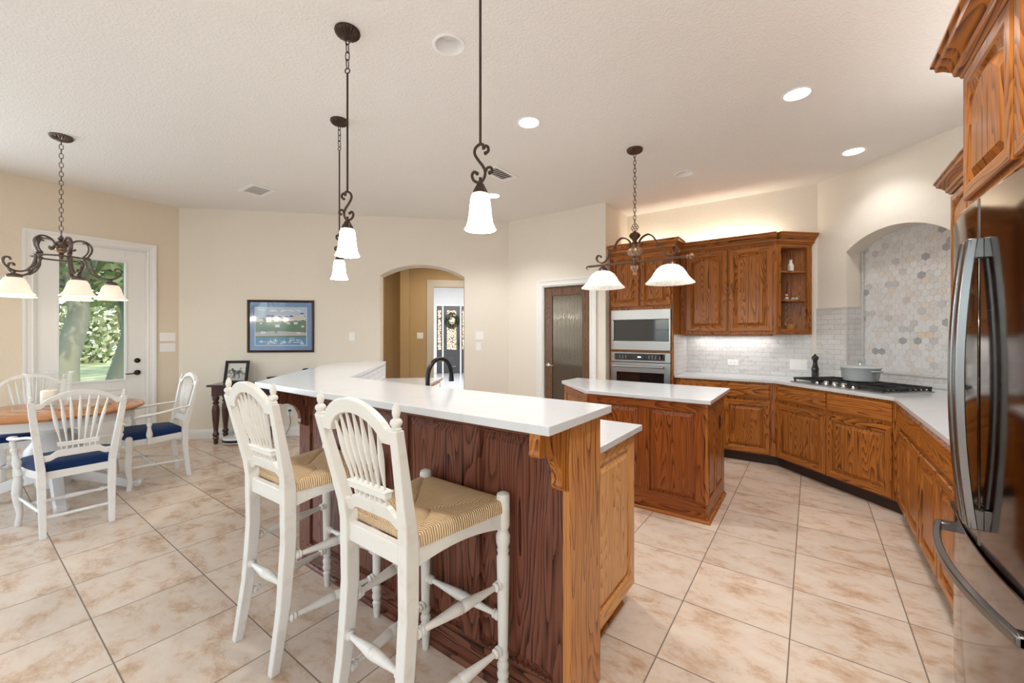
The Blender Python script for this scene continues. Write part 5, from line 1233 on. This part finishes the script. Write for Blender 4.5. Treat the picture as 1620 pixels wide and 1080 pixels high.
# wreath on the front door
wr_ = thing('wreath', 'dark green wreath with cream centre on the front door', 'wreath', TP @ Vector((3.70, 8.95, 1.9)))
m = MB(TP); rg = random.Random(2)
for k in range(420):
    t = rg.random() * 2 * pi; ph = rg.random() * 2 * pi; rad = .19 + .06 * cos(ph); c = Vector((3.70 + rad * cos(t), 8.945 + .035 * sin(ph), 1.90 + 1.15 * rad * sin(t)))
    a_ = Vector((rg.gauss(0, 1), rg.gauss(0, .3), rg.gauss(0, 1))).normalized() * .05; b_ = a_.orthogonal().normalized() * .014
    m.add([tuple(c - a_), tuple(c + b_), tuple(c + a_), tuple(c - b_)], [(0, 1, 2, 3)])
obj('foliage', m, plain('wreath_leaf', (.025, .04, .02), .6), wr_, keep=True)
m = MB(TP); m.sphere((3.73, 8.94, 1.91), .05, 10, 6, (1, .5, 1)); m.sphere((3.68, 8.94, 1.88), .04, 10, 6, (1, .5, 1)); obj('blossom', m, plain('cream_petals', (.75, .66, .5), .7), wr_, smooth=True)
# ================================================================== LAMPS (own frames: origin at the ceiling, z down is negative)
def canopy(r, h=.034, fl=20):
    m = MB(); n = fl * 4; L = []
    for rad, z, f in ((r * .97, 0, 0), (r, -.008, .0), (r * .97, -.014, .5), (r * .82, -.024, 1.4), (r * .58, -.034, 1.4), (r * .36, -.040, .3), (r * .18, -h - .012, 0)):
        L.append([((rad * (1 + .035 * f * cos(fl * t))) * cos(t), (rad * (1 + .035 * f * cos(fl * t))) * sin(t), z - .002 * f * cos(fl * t)) for t in [2 * pi * i / n for i in range(n)]])
    return m.rings(L, True, True)
def chain(m, z0, z1, n, r=.009, w=.0026):
    for k in range(n):
        a, b = z0 + (z1 - z0) * k / n, z0 + (z1 - z0) * (k + 1) / n; c = (a + b) / 2; h = (a - b) / 2 + w
        pts = []
        for i in range(12):
            t = 2 * pi * i / 12; x = r * cos(t); z = c + (h - r) * (1 if sin(t) > 0 else -1) * (abs(sin(t)) > .01) + r * sin(t)
            pts.append((x, 0, z) if k % 2 == 0 else (0, x, z))
        m.tube(pts, w, 6, closed=True)
    return m
def spiral(cx, cz, r0, r1, a0, a1, n=14): return [(cx + lerp(r0, r1, i / n) * cos(R(lerp(a0, a1, i / n))), 0, cz + lerp(r0, r1, i / n) * sin(R(lerp(a0, a1, i / n)))) for i in range(n + 1)]
BELL = [(.020, -1.098), (.034, -1.100), (.040, -1.115), (.044, -1.150), (.047, -1.185), (.052, -1.215), (.060, -1.238), (.066, -1.246), (.064, -1.248), (.056, -1.240), (.047, -1.213), (.042, -1.15), (.037, -1.116)]
def make_pendant():
    r = thing('pendant_lamp', 'x', 'pendant lamp', group='pendants over the bar')
    obj('canopy', canopy(.068), IRON, r, smooth=True)
    m = MB(); chain(m, -.032, -.205, 4, .011, .003); m.tube([(.014 * cos(2 * pi * i / 16), 0, -.222 + .014 * sin(2 * pi * i / 16)) for i in range(16)], .0032, 8, closed=True); obj('chain', m, IRON, r, smooth=True)
    m = MB(); m.lathe_dir([(.0055, 0), (.0055, 1)], (0, 0, -.235), (0, 0, -.888), 12); obj('rod', m, IRON, r, smooth=True)
    m = MB()
    P = cr([(.014, 0, -.912), (.020, 0, -.900), (.032, 0, -.905), (.034, 0, -.922), (.022, 0, -.930)][::-1] + [(.010, 0, -.893), (-.006, 0, -.893), (-.022, 0, -.908), (-.024, 0, -.930), (-.008, 0, -.958), (.012, 0, -.985), (.021, 0, -1.012), (.012, 0, -1.040), (-.006, 0, -1.050), (-.028, 0, -1.040), (-.036, 0, -1.018), (-.026, 0, -1.004), (-.014, 0, -1.012)], 6)
    m.tube(P, .0062, 8); m.sphere((.022, 0, -.930), .008, 10, 6); m.sphere((-.014, 0, -1.012), .008, 10, 6)
    P = cr([(.020, 0, -1.010), (.030, 0, -.992), (.046, 0, -.992), (.050, 0, -1.008), (.040, 0, -1.014)], 6); m.tube(P, .0058, 8); m.sphere((.040, 0, -1.014), .0075, 10, 6)
    m.lathe_dir([(.0065, 0), (.0065, 1)], (0, 0, -1.03), (0, 0, -1.075), 10); obj('scroll', m, IRON, r, smooth=True)
    m = MB(); n = 64; L = []
    for rad, z, f in ((.008, -1.052, 0), (.014, -1.056, 0), (.018, -1.066, 1), (.028, -1.086, 1), (.033, -1.104, 1), (.033, -1.110, 0)):
        L.append([(rad * (1 + .05 * f * cos(16 * t)) * cos(t), rad * (1 + .05 * f * cos(16 * t)) * sin(t), z) for t in [2 * pi * i / n for i in range(n)]])
    m.rings(L, True, True); obj('socket_cup', m, IRON, r, smooth=True)
    m = MB(); m.lathe(BELL, 36, cap=False); obj('lamp_shade', m, SHADEW, r, smooth=True)
    return r
p1 = make_pendant(); PEN = [(-1.115, 1.31, 25), (-2.08, 1.31, 205), (-3.0, 1.82, 190)]
dup(p1, FR(PEN[1][0], PEN[1][1], CEIL, PEN[1][2]), 'middle bar pendant, white bell shade, hanging left of the nearest one')
dup(p1, FR(PEN[2][0], PEN[2][1], CEIL, PEN[2][2]), 'farthest and smallest of the three bar pendants, above the bar end')
p1['label'] = 'nearest bar pendant, biggest bright bell shade, its rod leaving the picture top'
p1.matrix_basis = FR(*PEN[0][:2], CEIL, PEN[0][2])
for x, y, a in PEN: light('pendant_bulb', 'POINT', (x, y, CEIL - 1.27), 9, (1, .97, .92), shadow_soft_size=.04)

# ---- chandelier over the dining table
CHX, CHY = -5.15, .577
chd = thing('chandelier', 'scrolled dark iron five-light chandelier over the dining table', 'chandelier', (CHX, CHY, CEIL)); TH = FR(CHX, CHY, CEIL)
m = canopy(.075); m.v = [tuple(TH @ Vector(p)) for p in m.v]; obj('canopy', m, CHIRON, chd, smooth=True)
m = MB(TH); chain(m, -.034, -.800, 20, .012, .0028); obj('chain', m, CHIRON, chd, smooth=True)
m = MB(TH); m.tube([(.022 * cos(2 * pi * i / 18), 0, -.822 + .022 * sin(2 * pi * i / 18)) for i in range(18)], .0035, 8, closed=True)
m.lathe([(.004, -.842), (.010, -.848), (.016, -.862), (.024, -.872), (.014, -.884), (.020, -.892), (.036, -.902), (.044, -.915), (.040, -.932), (.030, -.945)], 24); obj('hub', m, CHIRON, chd, smooth=True)
m = MB(TH); m.lathe([(.030, -.946), (.038, -.955), (.036, -.975), (.022, -.990), (.014, -.996)], 24); obj('hub_glass', m, AMBER, chd, smooth=True)
m = MB(TH); m.lathe([(.014, -.997), (.020, -1.006), (.012, -1.018), (.016, -1.026), (.010, -1.040), (.005, -1.052), (.001, -1.056)], 20); obj('hub_finial', m, CHIRON, chd, smooth=True)
for k in range(5):
    Ta = TH @ Matrix.Rotation(R(83.6 + 72 * k), 4, 'Z'); m = MB(Ta)
    up = [(.066, -.962), (.050, -.945), (.058, -.925), (.088, -.925), (.10, -.948), (.088, -.972), (.062, -.978)]
    inn = cr([(.085, 0, -.950), (.070, 0, -.962), (.054, 0, -.950), (.048, 0, -.925), (.066, 0, -.892), (.105, 0, -.872), (.150, 0, -.878), (.180, 0, -.915), (.180, 0, -.960), (.163, 0, -1.000), (.150, 0, -1.022)], 6)
    out = cr([(.125, 0, -.890), (.150, 0, -.892), (.162, 0, -.925), (.158, 0, -.965), (.142, 0, -.996), (.128, 0, -1.010)], 5)
    m.tube(inn, .011, 8, flat=(.7, 1.1)); m.tube(out, .009, 8, flat=(.65, 1.1))
    m.tube([(.126, 0, -1.010), (.175, 0, -1.022)], .0075, 8)
    low = cr([(.150, 0, -1.022), (.172, 0, -1.040), (.178, 0, -1.080), (.195, 0, -1.130), (.235, 0, -1.175), (.290, 0, -1.188), (.340, 0, -1.170), (.370, 0, -1.130), (.362, 0, -1.092), (.335, 0, -1.088), (.328, 0, -1.108)], 6); m.tube(low, .011, 8, flat=(.7, 1.1))
    low2 = cr([(.130, 0, -1.030), (.148, 0, -1.060), (.152, 0, -1.100), (.180, 0, -1.150), (.225, 0, -1.182)], 5); m.tube(low2, .009, 8, flat=(.65, 1.1))
    ar = obj('arm', m, CHIRON, chd, smooth=True)
    Ts = Ta @ Matrix.Translation((.305, 0, 0)); m = MB(Ts); m.lathe([(.006, -1.190), (.010, -1.205), (.034, -1.212), (.046, -1.226), (.044, -1.240), (.040, -1.246)], 24); obj('socket_cup', m, CHIRON, chd, smooth=True)
    m = MB(Ts); m.lathe([(.042, -1.238), (.055, -1.246), (.066, -1.268), (.074, -1.300), (.086, -1.335), (.104, -1.358), (.114, -1.366), (.112, -1.370), (.098, -1.362), (.080, -1.335), (.069, -1.30), (.062, -1.268), (.052, -1.250)], 32, cap=False); obj('lamp_shade', m, SHADEG, chd, smooth=True)
    light('chandelier_bulb', 'POINT', Ts @ Vector((0, 0, -1.40)), 2.5, (1, .88, .70), shadow_soft_size=.04)
m = MB(TH); m.tube([(.170 * cos(2 * pi * i / 48), .170 * sin(2 * pi * i / 48), -1.035) for i in range(48)], .007, 8, closed=True); obj('ring', m, CHIRON, chd, smooth=True)

# ---- two-light lamp over the island
KPX, KPY = -1.295, 3.68
kp = thing('island_lamp', 'two-light bronze bar lamp with white glass bowls over the island', 'pendant lamp', (KPX, KPY, CEIL)); TK = FR(KPX, KPY, CEIL)
m = canopy(.072); m.v = [tuple(TK @ Vector(p)) for p in m.v]; obj('canopy', m, IRONG, kp, smooth=True)
m = MB(TK); chain(m, -.034, -.675, 18, .012, .0028); obj('chain', m, IRONG, kp, smooth=True)
m = MB(TK)
for k in range(6): a = 2 * pi * k / 6; m.tube([(.022 * cos(a) + .013 * cos(t), 0, -.712 + .022 * sin(a) + .013 * sin(t)) for t in [2 * pi * i / 10 for i in range(10)]], .003, 6, closed=True)
obj('loop', m, IRONG, kp, smooth=True)
m = MB(TK); m.lathe([(.006, -.742), (.012, -.75), (.040, -.765), (.052, -.785), (.040, -.805), (.022, -.822), (.018, -.84), (.028, -.85), (.018, -.862), (.022, -.885)], 28); obj('hub', m, IRONG, kp, smooth=True)
m = MB(TK); n = 72; L = []
for rad, z, f in ((.022, -.885, 0), (.040, -.892, .3), (.066, -.915, 1), (.070, -.932, 1), (.058, -.955, 1), (.034, -.972, .4), (.022, -.980, 0)):
    L.append([(rad * (1 + .06 * f * cos(12 * t)) * cos(t), rad * (1 + .06 * f * cos(12 * t)) * sin(t), z) for t in [2 * pi * i / n for i in range(n)]])
m.rings(L, True, True); obj('glass_ball', m, AMBER, kp, smooth=True)
m = MB(TK); m.lathe([(.020, -.980), (.026, -.988), (.026, -1.045), (.020, -1.055)], 20); obj('column', m, IRONG, kp, smooth=True)
m = MB(TK); m.lathe([(.020, -1.055), (.040, -1.062), (.036, -1.085), (.020, -1.105), (.012, -1.115), (.019, -1.125), (.018, -1.138), (.008, -1.150), (.001, -1.152)], 22); obj('lower_finial', m, AMBER, kp, smooth=True)
m = MB(TK); m.box(-.455, .440, -.011, .011, -1.032, -1.014)
m.tube(cr([(-.450, 0, -1.023), (-.470, 0, -1.022), (-.478, 0, -1.035), (-.466, 0, -1.045)], 5), .008, 8); obj('cross_bar', m, IRONG, kp, bevel=.003)
m = MB(TK); m.lathe_dir([(.010, 0), (.016, .15), (.010, .3), (.010, .35), (.024, .5), (.026, .7), (.018, .9), (.001, 1)], (.440, 0, -1.023), (.505, 0, -1.023), 18); obj('end_ball', m, AMBER, kp, smooth=True)
for s in (-1, 1):
    for dy in (-.012, .012):
        m = MB(TK)
        P = cr([(s * .068, dy, -.868), (s * .052, dy, -.880), (s * .040, dy, -.862), (s * .046, dy, -.835), (s * .075, dy, -.805), (s * .120, dy, -.790), (s * .160, dy, -.812), (s * .190, dy, -.860), (s * .205, dy, -.900)], 6); m.tube(P, .006, 8); m.sphere((s * .068, dy, -.868), .009, 8, 6)
        m.tube([(s * .205, dy, -.900), (s * .188, dy, -.906), (s * .240, dy, -.880)], .006, 6)
        P = cr([(s * .240, dy, -.880), (s * .246, dy, -.920), (s * .262, dy, -.965), (s * .300, dy, -.998), (s * .345, dy, -.992), (s * .372, dy, -.960), (s * .362, dy, -.930), (s * .335, dy, -.928), (s * .328, dy, -.948)], 6); m.tube(P, .006, 8)
        obj('arm', m, IRONG, kp, smooth=True)
    x = s * .308; m = MB(TK); m.lathe([(.014, -1.032), (.020, -1.040), (.036, -1.052), (.048, -1.072), (.052, -1.085), (.050, -1.088)], 24, (x, 0, 0)); obj('socket_cup', m, IRONG, kp, smooth=True)
    m = MB(TK); m.lathe([(.050, -1.080), (.075, -1.088), (.105, -1.110), (.130, -1.145), (.150, -1.180), (.178, -1.212), (.200, -1.232), (.203, -1.240)], 48, (x, 0, 0), cap=False); obj('lamp_shade', m, SHADEI, kp, smooth=True)
    light('island_bulb', 'POINT', TK @ Vector((x, 0, -1.16)), 1.5, (1, .97, .92), shadow_soft_size=.05)

# ---- recessed lights (holes are cut in the ceiling) and vents
CANS = [(-1.705, 1.722, 0, 'unlit recessed light nearest the camera, between two bar pendants'), (-1.812, 2.722, 1, 'lit recessed light between the nearest pendant rod and the island lamp'), (-.078, 3.505, 1, 'lit recessed light above the gap right of the island'), (.316, 4.905, 1, 'lit recessed light near the cooktop arch'),
        (-1.076, 4.542, 0, 'unlit recessed light right of the island lamp chain'), (-3.118, 3.90, 1, 'small far lit recessed light beside the nearest pendant shade')]
cut = MB()
for x, y, on_, lab in CANS: cut.lathe([(.078, -.03), (.078, .09)], 40, (x, y, CEIL))
co = obj('cutter', cut, CEILM); ce = bpy.data.objects['ceiling']
bo = ce.modifiers.new('holes', 'BOOLEAN'); bo.operation = 'DIFFERENCE'; bo.object = co; bo.solver = 'EXACT'
dg = bpy.context.evaluated_depsgraph_get(); nm = bpy.data.meshes.new_from_object(ce.evaluated_get(dg)); ce.modifiers.clear(); ce.data = nm; bpy.data.objects.remove(co)
CANT = plain('white_can_trim', (.92, .92, .92), .4)
for x, y, on_, lab in CANS:
    r = thing('recessed_light', lab, 'ceiling light', (x, y, CEIL), 0, 'recessed ceiling lights'); T = FR(x, y, CEIL)
    m = MB(T); m.lathe([(.076, .004), (.078, -.004), (.092, -.006), (.097, -.003), (.097, -.0002), (.0785, -.0002)], 40, cap=False); obj('trim_ring', m, CANT, r, smooth=True)
    m = MB(T); m.lathe([(.0765, .002), (.072, .03), (.060, .06), (.055, .07)], 40, cap=False); obj('reflector', m, CANT if not on_ else LAMP, r, smooth=True)
    m = MB(T); m.lathe([(.058, .066), (.05, .058), (.02, .050), (.001, .049)], 32); obj('bulb', m, LAMP if on_ else LAMPOFF, r, smooth=True)
    if on_: light('recessed_light_beam', 'SPOT', (x, y, CEIL - .012), 17 if y > 4.6 else 78, (1, .985, .96), (0, 0, 0), spot_size=R(125), spot_blend=.7, shadow_soft_size=.06)
# extra recessed lights out of view, added to light the room
for x, y in ((.2, 1.6), (-.9, -1.2), (-3.6, -1.4)):
    r = thing('recessed_light', 'lit recessed light added out of view', 'ceiling light', (x, y, CEIL), 0, 'recessed ceiling lights'); T = FR(x, y, CEIL)
    m = MB(T); m.lathe([(.06, -.004), (.092, -.006), (.097, -.003), (.097, -.0002), (.06, -.0002)], 32, cap=False); obj('trim_ring', m, TRIM, r, smooth=True)
    m = MB(T); m.lathe([(.060, -.004), (.001, -.0035)], 32); obj('bulb', m, LAMP, r)
    light('recessed_light_beam', 'SPOT', (x, y, CEIL - .014), 105 if y > 0 else 14, (1, .985, .96), (0, 0, 0), spot_size=R(125), spot_blend=.7, shadow_soft_size=.06)
for x, y, w, h, lab in ((-5.22, 2.135, .38, .26, 'white ceiling vent above the dining area'), (-2.63, 3.40, .21, .37, 'white ceiling vent behind the nearest pendant')):
    r = thing('ceiling_vent', lab, 'vent', (x, y, CEIL), 0, 'ceiling vents'); T = FR(x, y, CEIL); q = .035
    m = MB(T)
    for a in ((-w / 2, w / 2, -h / 2, -h / 2 + q), (-w / 2, w / 2, h / 2 - q, h / 2), (-w / 2, -w / 2 + q, -h / 2 + q, h / 2 - q), (w / 2 - q, w / 2, -h / 2 + q, h / 2 - q)): m.box(*a, -.010, -.0005)
    obj('frame', m, CANT, r, bevel=.003)
    m = MB(T); m.box(-w / 2 + q, w / 2 - q, -h / 2 + q, h / 2 - q, -.002, -.0005); obj('backing', m, plain('duct_grey', (.12, .12, .12), .8), r)
    m = MB(T); L_ = w > h; n = 7
    for k in range(n):
        if L_: xx = -w / 2 + q + (w - 2 * q) * (k + .5) / n; m.prism_y([(xx + .008, -.004), (xx + .009, -.005), (xx - .008, -.008), (xx - .009, -.007)], -h / 2 + q, h / 2 - q)
        else: yy = -h / 2 + q + (h - 2 * q) * (k + .5) / n; m.prism_x([(yy + .010, -.003), (yy + .011, -.004), (yy - .009, -.010), (yy - .011, -.009)], -w / 2 + q, w / 2 - q)
    obj('louver', m, TRIM, r)
